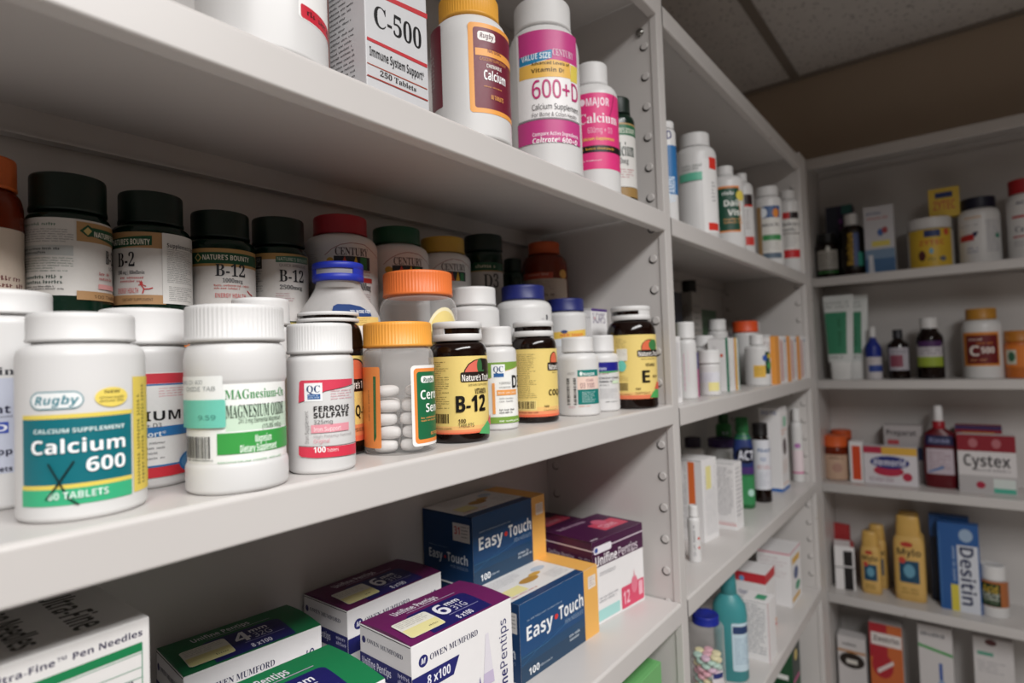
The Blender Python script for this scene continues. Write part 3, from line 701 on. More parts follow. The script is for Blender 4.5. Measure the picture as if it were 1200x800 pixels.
bottle('vitamin_bottle', 'large dark brown bottle with yellow vitamin E label at the right end of its shelf', 'bottle', 'bottles along the front of the middle shelf', (-0.3332, 0.6712, 1.4344), -1.1099, 0.0301, 0.0908, 0.1082, 0.1254, 0.0243, slot=(-100, 25), body='A', capstyle='flip',
 els=[('r',-60.0,12.2,70.0,89.67,'ecd27f'),
  ('r',-60.0,12.2,70.0,20.44,'eec27a'),
  ('r',-60.0,12.2,70.0,16.86,'e6805a'),
  ('f',-19.83,73.42,-6.38,85.37,4,0,'8a7444'),
  ('f',-18.04,33.2,-5.68,40.42,3,0,'8a7444'),
  ('b',-17.19,22.37,-6.28,31.75,0,'6a5a34'),
  ('f',-18.02,16.6,-1.9,18.76,1,0,'8a3a20'),
  ('e',11.33,63.18,38.0,83.86,'2a1a14'),
  ('e',12.25,63.87,34.0,82.93,'df6d4c'),
  ('e',21.83,69.71,39.0,83.45,'3f7f48'),
  ('rr',6.36,62.6,43.0,70.86,2.0,'20140f'),
  ('t',"Nature's Truth",'b',7.85,63.63,41.0,69.02,0,'f6f1ea'),
  ('f',10.7,58.86,39.13,60.67,1,0,'5a4a24'),
  ('t','VITAMIN','b',16.15,51.1,31.0,54.52,0,'3a2a18'),
  ('t','E','b',11.29,31.53,21.66,46.2,0,'14100c'),
  ('t','400 IU','b',26.34,37.32,36.0,40.21,0,'3a2a18'),
  ('t','100','b',2.6,23.24,8.79,25.54,0,'6a5430'),
  ('t','SOFTGELS','h',2.39,18.23,20.72,20.65,0,'7a6438'),
  ('p',[(20.79, 13.44), (25.16, 19.3), (31.84, 23.42), (41.13, 24.68), (38.58, 12.19)],'4faa5c'),
  ('p',[(29.68, 23.55), (35.29, 31.42), (43.18, 31.02), (40.47, 21.97)],'e2604a')],
 sticker=[('rr',-18.47,58.52,-5.31,72.98,1.0,'e6e2d8'),
  ('f',-16.53,63.94,-6.76,71.54,3,0,'a8a49c'),
  ('e',-17.57,45.5,-7.16,58.88,'6fc9b9')])
bottle('flip_top_bottle', 'cloudy plastic bottle with a blue flip lid behind the front row', 'bottle', 'bottles in the middle of the middle shelf', (-0.4100, 0.2942, 1.4344), -0.6224, 0.0334, 0.1023, 0.1337, 0.1491, 0.0206, slot=(-62, 36), body='T', cap='2334a8', capstyle='flip', shape='slope', flat=0.5,
 els=[('p',[(-5.25, 108.79), (-4.38, 113.0), (-1.29, 114.55), (9.03, 114.34), (17.54, 112.6), (27.98, 107.67), (28.94, 104.97), (11.46, 103.67), (2.34, 107.35), (-1.44, 108.71)],'1c3f7c'),
  ('r',11.27,96.97,40.0,104.21,'ecc878'),
  ('f',12.84,97.08,27.12,103.18,3,0,'b08a3c'),
  ('t','20% MORE FREE','b',8.57,107.11,27.23,109.69,0,'e6ecf4'),
  ('r',9.58,84.95,40.0,96.7,'f1eae6'),
  ('f',9.96,85.58,18.23,88.94,2,0,'d890a0')])
bottle('plastic_jar', 'clear empty looking jar with a wide ribbed orange cap behind the front row', 'jar', 'bottles in the middle of the middle shelf', (-0.3950, 0.3694, 1.4344), -0.7520, 0.0352, 0.1082, 0.1247, 0.1462, 0.0312, body='C', cap='ea7a3c',
 els=[('e',6.0,60.0,44.0,113.0,'f0e6c0'),
  ('e',8.0,62.0,42.0,110.0,'e9d48a')])
bottle('pill_bottle', 'white bottle with plain white cap behind the yellow B-12 bottle', 'bottle', 'bottles in the middle of the middle shelf', (-0.4020, 0.4542, 1.4344), -0.8462, 0.0256, 0.1147, 0.1214, 0.1399, 0.0223, capstyle='smooth')
bottle('pill_bottle', 'larger of the two white bottles with navy blue caps', 'bottle', 'bottles in the middle of the middle shelf', (-0.4020, 0.5392, 1.4344), -0.9301, 0.0324, 0.1204, 0.1319, 0.1481, 0.0246, cap='20286a', capstyle='smooth',
 els=[('r',28.55,107.86,31.61,113.6,'4a4a52'),
  ('f',21.34,107.71,26.54,109.23,1,0,'8a8a90')])
bottle('pill_bottle', 'smaller white bottle with a navy cap and a yellow and red flash on its label', 'bottle', 'bottles in the middle of the middle shelf', (-0.4080, 0.6374, 1.4344), -1.0014, 0.0270, 0.1170, 0.1234, 0.1395, 0.0239, cap='20286a', capstyle='smooth',
 els=[('r',-25.0,79.26,25.0,96.25,'e9edf2'),
  ('p',[(-16.06, 97.04), (3.64, 97.54), (30.91, 99.99), (30.12, 91.9), (3.31, 89.05), (-16.47, 88.21)],'f0c75a'),
  ('t','NEW SHAPE','i',-7.45,90.91,23.49,94.7,0,'dd5a34'),
  ('e',-6.24,94.92,2.11,99.17,'3a4a7a')])
bottle('vitamin_bottle', 'dark brown bottle with white flip cap, half hidden behind the iron tablet bottle', 'bottle', 'bottles in the middle of the middle shelf', (-0.3765, 0.2607, 1.4344), -0.6056, 0.0246, 0.0795, 0.0972, 0.1045, 0.0222, body='A', capstyle='flip',
 els=[('r',-50.0,10.0,60.0,72.0,'ecd27f'),
  ('r',-50.0,10.0,60.0,22.0,'e8905f'),
  ('r',-50.0,10.0,60.0,14.0,'e6704f'),
  ('e',5.0,48.0,34.0,70.0,'20140f'),
  ('e',6.0,49.0,32.0,69.0,'df6d4c'),
  ('rr',6.0,46.0,38.0,55.0,1.6,'20140f'),
  ('t',"Nature's Truth",'b',7.5,48.0,36.0,53.5,0,'f6f1ea'),
  ('t','COQ-10','b',7.0,28.0,36.0,36.0,0,'1c150c'),
  ('t','60 CAPSULES','h',7.0,17.0,28.0,19.5,0,'4a3518')])
bottle('pill_bottle', 'white bottle with red and blue striped calcium D3 label, second row behind the teal one', 'bottle', 'bottles in the middle of the middle shelf', (-0.3847, 0.1394, 1.4344), -0.3476, 0.0235, 0.0752, 0.0812, 0.1020, 0.0227, capstyle='smooth',
 els=[('r',-30.0,6.03,40.0,64.97,'f3f3f1'),
  ('r',-30.0,58.69,40.0,64.54,'d53f4c'),
  ('r',-30.0,57.69,40.0,58.55,'3277b4'),
  ('f',6.46,50.5,21.3,56.36,3,0,'d8707c'),
  ('t','CALCIUM','b',-26.0,38.02,18.83,43.36,0,'141416'),
  ('t','+ D3','h',0.17,34.2,7.45,36.61,0,'2a2a2e'),
  ('r',-30.0,28.96,40.0,34.5,'2f78b6'),
  ('t','Bone Support*','b',-24.0,29.13,9.66,32.02,0,'eef4fa'),
  ('f',-5.0,14.99,9.08,26.34,3,0,'7a7a7e'),
  ('r',-30.0,12.11,40.0,13.1,'3277b4'),
  ('r',-30.0,6.31,40.0,11.97,'d5323f'),
  ('e',16.99,6.63,35.55,18.86,'2f78b6'),
  ('e',18.42,8.12,32.79,17.37,'5a9ad0')])
bottle('pill_bottle', 'white bottle showing only its cap and shoulder behind the beaded jar', 'bottle', 'bottles in the middle of the middle shelf', (-0.3870, 0.2135, 1.4344), -0.5042, 0.0202, 0.0885, 0.0945, 0.1130, 0.0187, capstyle='smooth')
bottle('pill_bottle', 'white bottle with grey blue label cut by the left edge of the picture', 'bottle', 'bottles in the middle of the middle shelf', (-0.3980, 0.0772, 1.4344), -0.1917, 0.0217, 0.0914, 0.0974, 0.1098, 0.0210, capstyle='smooth',
 els=[('r',-28.0,18.12,15.0,64.95,'c6cbdb'),
  ('t','Senosin','f',-20.0,66.6,4.35,70.31,0,'3a3a40'),
  ('t','Strat','b',-12.0,47.62,2.78,51.61,0,'32344c'),
  ('f',-1.2,45.03,3.44,46.55,1,0,'6a6c80'),
  ('r',-20.0,37.91,2.01,43.41,'3f56b0'),
  ('t','STD','b',-12.0,38.88,1.54,42.23,0,'eef0fa'),
  ('t','supp','b',-8.0,27.35,3.33,30.41,0,'32344c'),
  ('t','tablets','b',-8.0,19.11,3.26,21.55,0,'32344c')])
bottle('pill_bottle', 'white bottle with orange cap mostly hidden behind the beaded jar', 'bottle', 'bottles in the middle of the middle shelf', (-0.4080, 0.1753, 1.4344), -0.4057, 0.0134, 0.0667, 0.0732, 0.0860, 0.0102, cap='ea8a3c')
bottle('vitamin_bottle', 'amber bottle with orange cap and cream label at the left end of the back row', 'bottle', 'raised back row of bottles', (-0.4570, 0.0814, 1.5249), -0.1763, 0.0178, 0.0733, 0.0864, 0.1058, 0.0146, body='O', cap='c8622c',
 els=[('r',-30.0,3.0,32.0,62.0,'d8c8b8'),
  ('f',-10.0,26.0,22.0,34.0,2,0,'6a2a2a'),
  ('f',-10.0,12.0,22.0,20.0,2,0,'8a4a3a'),
  ('r',-30.0,3.0,32.0,6.0,'a83a3a')])
bottle('vitamin_bottle', 'dark green bottle with cream text panel, second in the back row', 'bottle', 'raised back row of bottles', (-0.4550, 0.1219, 1.5249), -0.2618, 0.0226, 0.0707, 0.0775, 0.1010, 0.0204, body='G', cap='0a1d15', capstyle='smooth',
 els=[('r',-34.0,23.58,45.0,71.45,'cfcbc6'),
  ('f',-28.0,65.66,2.11,68.32,1,0,'3f6a54'),
  ('f',-28.0,55.69,2.0,64.52,4,0,'55565a'),
  ('r',-28.0,48.13,1.99,54.43,'b2b4b2'),
  ('f',-28.0,48.53,-5.25,53.01,2,0,'2c2c30'),
  ('f',-28.0,37.44,1.81,46.87,4,0,'4f6a5c'),
  ('f',-26.0,29.8,-0.46,36.05,2,0,'4a5a52'),
  ('f',-26.0,26.7,0.01,29.57,2,0,'2c2c30'),
  ('r',3.65,57.77,45.0,70.06,'b08a5c'),
  ('p',[(5.16, 64.31), (9.55, 68.61), (11.65, 67.2), (40.0, 67.18), (40.0, 57.12), (11.82, 61.57), (9.46, 60.9)],'174c32'),
  ('p',[(7.07, 64.34), (9.53, 67.07), (11.86, 64.92), (9.47, 61.93)],'c8b070'),
  ('t',"NATURE'S BOUNTY",'b',13.06,61.53,42.0,64.9,0,'e6e2d4'),
  ('t','B-1','f',21.27,45.64,30.0,54.24,0,'26262a'),
  ('t','100 mg','h',23.71,41.4,30.0,43.8,0,'4a4a4e'),
  ('f',15.95,33.76,28.0,39.6,2,0,'b05a5a'),
  ('r',15.22,28.77,30.0,31.88,'d89a98'),
  ('r',3.26,21.21,45.0,26.74,'a8825a'),
  ('t','100 TABLETS','h',12.52,22.59,36.0,24.64,0,'4a3420')])
bottle('vitamin_bottle', 'dark green bottle with vitamin B-2 label and red running figure', 'bottle', 'raised back row of bottles', (-0.4550, 0.1704, 1.5249), -0.3584, 0.0245, 0.0700, 0.0774, 0.0995, 0.0199, body='G', cap='0a1d15', capstyle='smooth',
 els=[('r',-45.0,21.59,36.0,68.77,'cdc9c5'),
  ('r',-45.0,58.56,6.24,69.44,'ac865c'),
  ('p',[(-30.0, 64.91), (0.24, 67.0), (0.15, 60.5), (-30.0, 58.29)],'174c32'),
  ('t',"NATURE'S BOUNTY",'b',-27.0,60.7,-0.96,64.56,0,'e6e2d4'),
  ('t','B-2','f',-22.0,45.97,-10.17,55.25,0,'26262a'),
  ('t','100 mg | Riboflavin','f',-22.0,40.8,-4.3,43.27,0,'4a4a4e'),
  ('f',-20.0,34.52,-3.96,39.31,2,0,'b8585a'),
  ('t','ENERGY HEALTH','b',-22.0,27.96,-8.05,31.5,0,'c87876'),
  ('e',-7.26,33.13,-5.39,35.86,'b83a3a'),
  ('l',[(-6.33, 33.4), (-4.72, 30.68), (-2.03, 30.73), (0.31, 31.62)],0.8,'b83a3a'),
  ('l',[(-8.02, 33.14), (-6.09, 33.81), (-3.52, 32.48)],0.6,'b83a3a'),
  ('l',[(-4.72, 30.68), (-5.59, 27.68)],0.8,'b83a3a'),
  ('r',-45.0,20.48,7.8,26.73,'a8825a'),
  ('t','DIETARY SUPPLEMENT','h',-18.2,22.59,0.32,24.48,0,'3a2a1c'),
  ('r',5.98,21.09,36.0,69.51,'d6d4d0'),
  ('t','Supplement Facts','b',8.85,60.01,36.0,62.81,0,'26262a'),
  ('f',8.83,35.12,30.0,58.89,12,0,'4a4a4c'),
  ('f',9.71,22.66,30.0,33.13,5,0,'5a5a5c')])
bottle('vitamin_bottle', 'dark green bottle with vitamin B-12 label under a green and gold band, middle of three', 'bottle', 'raised back row of bottles', (-0.4550, 0.2193, 1.5249), -0.4490, 0.0245, 0.0670, 0.0745, 0.0948, 0.0205, body='G', cap='0a1d15', capstyle='smooth',
 els=[('r',-36.0,4.0,40.0,64.24,'cdc9c5'),
  ('r',-36.0,51.33,40.0,64.68,'b08c58'),
  ('r',-30.0,53.33,34.0,61.68,'174c32'),
  ('p',[(-18.98, 57.98), (-16.12, 61.08), (-13.18, 57.59), (-16.26, 54.45)],'c8b070'),
  ('p',[(-17.88, 57.89), (-16.14, 59.98), (-14.35, 57.65), (-16.24, 55.55)],'174c32'),
  ('t',"NATURE'S BOUNTY",'b',-12.53,56.01,21.5,59.76,0,'e6e2d4'),
  ('t','B-12','f',-3.95,44.03,17.38,52.89,0,'26262a'),
  ('t','1000mcg','f',0.72,39.36,15.11,42.37,0,'4a4a4e'),
  ('f',-4.87,33.59,20.96,37.85,2,0,'c06058'),
  ('t','ENERGY HEALTH','b',-4.24,28.01,17.51,31.21,0,'c87876'),
  ('l',[(19.04, 33.98), (21.38, 31.92), (24.51, 30.51)],0.8,'b83a3a')])
bottle('vitamin_bottle', 'dark green bottle with heavy B-12 lettering beside the red capped bottle', 'bottle', 'raised back row of bottles', (-0.4550, 0.2679, 1.5249), -0.5321, 0.0231, 0.0667, 0.0752, 0.0982, 0.0205, body='G', cap='0a1d15', capstyle='smooth',
 els=[('r',-36.0,12.0,40.0,66.97,'cdc9c5'),
  ('r',-36.0,62.12,40.0,67.21,'b08c58'),
  ('p',[(-2.42, 59.65), (-2.31, 64.49), (30.0, 66.61), (30.0, 60.54)],'3a6a54'),
  ('t',"NATURE'S BOUNTY",'h',-1.26,61.12,28.0,63.78,0,'d6dccc'),
  ('r',-24.58,54.57,-13.35,64.48,'33332f'),
  ('f',-23.28,55.8,-14.53,63.06,4,0,'c8c8c4'),
  ('f',-24.15,35.18,-13.01,53.29,6,0,'6a6a6a'),
  ('t','QUICK DISSOLVE','h',0.2,56.31,24.0,58.49,0,'4a3a3c'),
  ('t','B-12','f',-0.06,44.2,21.0,53.64,0,'1c1c20'),
  ('t','2500mcg','f',0.25,37.91,18.93,41.25,0,'3a3a3e'),
  ('f',-2.73,27.33,11.62,34.85,3,0,'b07a86'),
  ('r',-36.0,4.0,40.0,11.0,'b0a05c')])
bottle('vitamin_bottle', 'large white bottle with a red cap in the raised back row', 'bottle', 'raised back row of bottles', (-0.4575, 0.3321, 1.5249), -0.6278, 0.0332, 0.0807, 0.0938, 0.1111, 0.0240, cap='9c1f2c', capstyle='smooth',
 els=[('t','CENTURY','f',-5.02,71.84,25.63,78.58,0,'3a3236'),
  ('l',[(-14.05, 71.87), (-7.82, 77.02), (-0.46, 80.9), (9.13, 82.86), (21.69, 82.37), (30.36, 78.06), (43.59, 73.0)],0.5,'8a3a30'),
  ('r',-6.23,59.15,27.65,71.0,'2a3038'),
  ('p',[(-1.75, 58.88), (3.0, 70.72), (7.24, 59.08)],'c8503a'),
  ('p',[(8.78, 59.15), (12.96, 71.28), (15.99, 59.62)],'d8b03c'),
  ('r',17.05,59.99,23.96,70.49,'3a7a50'),
  ('e',-12.54,63.98,-6.39,69.84,'c8a03c'),
  ('r',18.33,48.01,30.0,52.16,'b83a34'),
  ('t','400mg','f',16.38,41.0,28.0,47.13,0,'26262a'),
  ('f',17.62,53.31,28.0,58.68,2,0,'c08a80'),
  ('f',-35.16,57.03,-20.91,73.64,7,0,'8a7a74'),
  ('f',15.28,25.7,28.0,37.9,4,0,'8a4a4a')])
bottle('vitamin_bottle', 'large white bottle with a green cap in the raised back row', 'bottle', 'raised back row of bottles', (-0.4575, 0.4003, 1.5249), -0.7188, 0.0320, 0.0819, 0.0939, 0.1112, 0.0237, cap='0f4a30', capstyle='smooth',
 els=[('t','CENTURY','f',-3.39,70.58,27.31,77.73,0,'3a3236'),
  ('l',[(-13.57, 71.06), (-6.51, 76.67), (1.79, 80.88), (10.57, 82.86), (22.6, 81.92), (33.45, 77.21), (48.39, 71.46)],0.5,'8a3a30'),
  ('r',-4.88,59.0,28.09,69.91,'2a3038'),
  ('p',[(-0.59, 58.88), (4.01, 69.72), (8.07, 58.96)],'c8503a'),
  ('p',[(9.57, 59.0), (13.64, 70.11), (16.56, 59.36)],'d8b03c'),
  ('r',17.59,59.65,24.4,69.01,'3a7a50'),
  ('e',-12.2,62.43,-4.78,69.08,'c8a03c')])
bottle('vitamin_bottle', 'white bottle with a mustard yellow cap in the raised back row', 'bottle', 'raised back row of bottles', (-0.4570, 0.4665, 1.5249), -0.7957, 0.0304, 0.0831, 0.0931, 0.1105, 0.0241, cap='c09a3c', capstyle='smooth',
 els=[('t','CENTURY','f',-1.9,71.98,27.11,78.86,0,'3a3236'),
  ('l',[(-13.18, 71.51), (-5.36, 77.57), (3.84, 82.12), (11.22, 84.15), (21.8, 82.74), (34.5, 77.56), (46.12, 70.39)],0.5,'8a3a30'),
  ('r',2.79,60.59,26.72,70.69,'2a3038'),
  ('p',[(5.8, 60.42), (9.22, 70.52), (12.07, 60.55)],'c8503a'),
  ('p',[(13.18, 60.59), (16.3, 70.85), (18.33, 60.85)],'d8b03c'),
  ('r',19.08,61.05,24.11,69.4,'3a7a50')])
bottle('vitamin_bottle', 'dark green bottle with a grey D3 label, right of the yellow capped one', 'bottle', 'raised back row of bottles', (-0.4600, 0.5398, 1.5249), -0.8651, 0.0231, 0.0922, 0.1053, 0.1246, 0.0231, body='G', cap='0a1d15', capstyle='smooth',
 els=[('r',-30.0,6.0,32.0,86.75,'bdb8b2'),
  ('r',-30.0,80.09,32.0,89.78,'174c32'),
  ('r',-30.0,79.18,32.0,80.39,'b08c58'),
  ('f',-10.0,81.9,16.0,87.66,1,0,'c8c0a8'),
  ('t','D3','f',-0.84,60.45,18.67,75.8,0,'3a3a3a')])
bottle('vitamin_bottle', 'small dark green bottle low in the back row beside the amber one', 'bottle', 'raised back row of bottles', (-0.4720, 0.6127, 1.5249), -0.9144, 0.0147, 0.0799, 0.0904, 0.1073, 0.0116, body='G', cap='0a1d15', capstyle='smooth',
 els=[('r',-14.0,5.0,14.0,64.0,'8a7a6a'),
  ('r',-14.0,60.0,14.0,66.0,'b08c58')])
bottle('vitamin_bottle', 'amber bottle with orange cap at the right end of the back row', 'bottle', 'raised back row of bottles', (-0.4600, 0.6696, 1.5249), -0.9689, 0.0316, 0.0973, 0.1175, 0.1338, 0.0216, body='O', cap='c0562a',
 els=[('r',-36.0,5.0,38.0,81.27,'c9b7a4'),
  ('r',-36.0,81.05,11.42,89.67,'b84a34'),
  ('f',-23.84,84.44,7.59,88.56,1,0,'e0b8a8'),
  ('f',-26.98,64.46,10.39,78.19,3,0,'9a7a6a'),
  ('f',-27.95,55.83,11.88,61.66,1,0,'6a4a3a'),
  ('e',21.62,81.33,36.0,93.49,'d8a04c')])
carton('medicine_carton', 'small white carton with purple edge lettering between the navy capped bottle and the right end', 'carton', 'cartons on the middle shelf', (-0.4040, 0.6900, 1.4344), 0.0000, 0.0320, 0.0420, 0.1284,
 F=[('r',0.0,124.94,42.0,128.44,'4a2a7a'),
  ('t','I-CAPS','h',4.0,109.44,36.0,122.44,0,'4a2a6a'),
  ('r',7.2,114.94,9.6,116.94,'d84a4a')],
 L=[('f',3.0,114.44,29.0,118.44,1,0,'4a4a4a')])
carton('medicine_carton', 'silver grey vitamin carton with red stripes standing on the upper shelf', 'carton', None, (-0.3236, 0.2723, 1.6831), 0.0000, 0.0402, 0.0568, 0.1050,
 F=[('p',[(2.39, 66.84), (57.47, 73.29), (57.3, 69.4), (2.29, 63.85)],'b8343a'),
  ('t','C-500','f',7.58,43.5,50.65,57.84,0,'121214'),
  ('p',[(1.23, 33.05), (55.84, 34.85), (55.72, 32.11), (1.15, 30.82)],'b8343a'),
  ('t','Immune System Support*','b',3.05,21.22,52.26,27.45,0,'1c1c1e'),
  ('p',[(0.63, 15.53), (55.06, 16.48), (55.02, 15.66), (0.61, 14.92)],'a8503c'),
  ('t','250 Tablets','f',11.44,10.26,43.89,13.93,0,'2a2422'),
  ('p',[(0.35, 7.42), (55.25, 8.2), (55.21, 7.11), (0.32, 6.57)],'a03a30')],
 L=[('f',2.0,4.0,28.15,100.0,17,0,'1c1c1e'),
  ('r',0.0,0.0,1.0,105.0,'a8503c'),
  ('r',36.15,0.0,38.15,1.5,'c86a3c')], col='c6c6c8')
bottle('pill_bottle', 'very large white bottle beside the silver carton, cut by the top edge of the picture', 'bottle', 'bottles on the upper shelf of the near bay', (-0.3420, 0.1949, 1.6831), -0.5181, 0.0385, 0.1120, 0.1280, 0.1500, 0.0260,
 els=[('rr',20.0,24.0,70.0,95.0,2.0,'f2f1ef'),
  ('rr',21.5,24.5,70.0,33.0,1.5,'c9283a'),
  ('f',26.0,26.0,60.0,31.0,1,0,'3a1a1e'),
  ('t','VITAMIN','b',26.0,60.0,66.0,72.0,0,'c9283a')])
bottle('vitamin_bottle', 'white chewable calcium bottle with orange cap and maroon label on the upper shelf', 'bottle', 'bottles on the upper shelf of the near bay', (-0.3350, 0.3839, 1.6831), -0.8533, 0.0345, 0.0855, 0.1090, 0.1295, 0.0264, cap='e0a23c',
 els=[('rr',-46.0,28.95,-26.36,98.78,1.2,'6a1428'),
  ('f',-51.83,49.79,-37.03,79.8,2,1,'8a7a7a'),
  ('rr',-1.23,20.39,62.0,95.87,3.0,'eea34a'),
  ('rr',2.92,24.31,59.0,92.11,2.4,'6e1a30'),
  ('rr',6.65,81.27,23.0,88.92,2.4,'f2eeea'),
  ('t','Rugby','i',8.56,83.32,21.5,87.61,0,'5a2a34'),
  ('r',4.4,68.31,59.0,74.4,'eea34a'),
  ('t','NATURAL','b',15.19,71.67,29.0,75.69,0,'6e1a30'),
  ('t','CALCIUM SUPPLEMENT','h',7.91,64.35,36.0,66.8,0,'e6a05a'),
  ('t','CHEWABLE','b',13.72,58.83,29.0,61.9,0,'f4efe9'),
  ('t','Calcium','b',11.08,48.33,34.0,56.44,0,'ffffff'),
  ('f',10.91,41.6,30.0,43.44,1,0,'e6a05a'),
  ('t','60 TABLETS','b',16.74,32.55,30.0,36.25,0,'e6a05a')])
bottle('vitamin_bottle', 'tall white bottle with pink, blue and yellow calcium label on the upper shelf', 'bottle', 'bottles on the upper shelf of the near bay', (-0.3397, 0.5069, 1.6831), -0.9804, 0.0372, 0.1276, 0.1543, 0.1824, 0.0297, capstyle='smooth',
 els=[('r',-30.16,52.6,42.0,142.73,'f4f2f2'),
  ('r',-27.03,111.81,42.0,142.73,'c63f86'),
  ('p',[(-26.29, 119.39), (-13.58, 118.89), (-1.69, 120.39), (8.88, 122.73), (8.54, 113.94), (-2.03, 111.13), (-13.95, 109.65), (-26.75, 110.12)],'2b86b4'),
  ('t','VALUE SIZE','b',-23.45,113.61,7.2,119.56,0,'eaf4fa'),
  ('p',[(-26.78, 109.61), (-13.97, 109.13), (-2.05, 110.62), (8.48, 112.39), (29.28, 111.52), (29.16, 95.8), (7.81, 94.84), (-6.48, 94.69), (-27.45, 96.22)],'eebc58'),
  ('p',[(29.99, 110.7), (42.13, 111.53), (40.52, 94.41), (29.04, 93.67)],'e4cf5c'),
  ('t','Advanced Levels of','b',-12.38,107.45,27.77,110.55,0,'3a2c16'),
  ('t','Vitamin D!','b',-12.67,100.01,20.9,104.15,0,'3a2c16'),
  ('t','CENTURY','f',9.16,116.55,34.0,123.28,0,'e8c8da'),
  ('t','600+D','h',-12.58,74.15,40.0,92.08,0,'c22f74'),
  ('t','600+D','h',-12.18,73.81,40.3,91.74,0,'c22f74'),
  ('t','Calcium Supplement','h',-13.04,62.38,40.0,68.01,0,'2a2428'),
  ('t','For Bone & Colon Health','h',-13.31,55.48,36.0,59.57,0,'6a6266'),
  ('r',-30.16,52.6,42.0,54.15,'8a868a'),
  ('r',-31.47,29.45,42.0,52.09,'c63f86'),
  ('t','Compare Active Ingredients','b',-13.52,36.21,37.0,39.79,0,'f8e4ee'),
  ('t','Caltrate* 600+D','i',-13.8,29.07,35.0,34.17,0,'ffffff')])
bottle('vitamin_bottle', 'white bottle with a bright pink calcium label on the upper shelf', 'bottle', 'bottles on the upper shelf of the near bay', (-0.3341, 0.5978, 1.6831), -1.0611, 0.0291, 0.1128, 0.1284, 0.1542, 0.0185, capstyle='smooth',
 els=[('r',-40.0,25.83,50.0,112.29,'e2387f'),
  ('t','MAJOR','b',-7.01,97.64,20.03,106.59,0,'fbe6f0'),
  ('e',-15.43,98.76,-8.2,106.29,'fbe6f0'),
  ('t','Calcium','f',-16.08,78.25,32.05,88.89,0,'fdf0f5'),
  ('t','600mg + D3','h',-6.49,66.66,22.88,72.93,0,'f6c4da'),
  ('t','Calcium Supplement','b',-14.27,58.44,25.67,61.82,0,'f0d45c'),
  ('r',-40.0,44.92,50.0,52.45,'1c1418'),
  ('f',-16.52,46.39,28.76,50.43,1,0,'d8a83c'),
  ('t','60 TABLETS','b',-15.34,34.75,7.8,35.91,0,'fbe6f0'),
  ('l',[(28.18, 113.08), (24.31, 97.29), (19.67, 85.17)],0.6,'3a1424')])
bottle('vitamin_bottle', 'dark green bottle with white and green calcium label, last on the upper shelf', 'bottle', 'bottles on the upper shelf of the near bay', (-0.3348, 0.6567, 1.6831), -1.0993, 0.0228, 0.1025, 0.1130, 0.1341, 0.0178, body='G', cap='0a1d15', capstyle='smooth',
 els=[('r',-36.0,20.14,44.0,95.3,'d6d4d0'),
  ('r',-36.0,83.36,44.0,97.81,'2a6a48'),
  ('r',-36.0,96.55,44.0,98.44,'b08c58'),
  ('t',"NATURE'S BOUNTY",'b',-8.0,85.88,28.0,92.16,0,'d6dccc'),
  ('t','Calcium','f',-8.0,57.66,24.0,74.58,0,'2a3a34'),
  ('t','600mg','f',-4.0,48.27,14.0,55.15,0,'4a4a4a'),
  ('f',-2.0,29.51,22.0,42.01,3,0,'b0505a'),
  ('r',-36.0,7.66,44.0,19.51,'9a7a48')])
carton('pen_needle_box', 'white pen needle box with a green stripe at the far left of the lower shelf', 'box', 'boxes of pen needles on the lower shelf', (-0.3780, 0.0465, 1.1839), 0.0000, 0.0860, 0.1500, 0.1917,
 F=[('t','Ultra-Fine™ Pen Needles','b',87.5,183.54,146.67,186.66,0,'241c44'),
  ('p',[(73.94, 178.99), (146.26, 180.46), (146.26, 176.08), (73.92, 174.69)],'1a7a4a'),
  ('l',[(146.39, 180.27), (146.22, 147.38)],0.4,'3a8a6a'),
  ('l',[(111.5, 174.41), (146.31, 175.14)],0.3,'3a8a6a'),
  ('l',[(111.44, 168.06), (146.21, 168.13)],0.3,'3a8a6a'),
  ('l',[(116.76, 163.6), (146.14, 163.23)],0.3,'3a8a6a'),
  ('f',60.0,153.69,144.0,163.69,2,0,'3a3450'),
  ('f',60.0,129.69,144.0,149.69,4,0,'4a4660')],
 T=[('t','Ultra-Fine','b',122.0,12.0,136.0,78.0,-90,'2a2824'),
  ('t','Pen Needles','b',98.0,12.0,110.0,80.0,-90,'2a2824'),
  ('r',86.0,8.0,88.0,40.0,'7a3a34')], col='dcdad8')
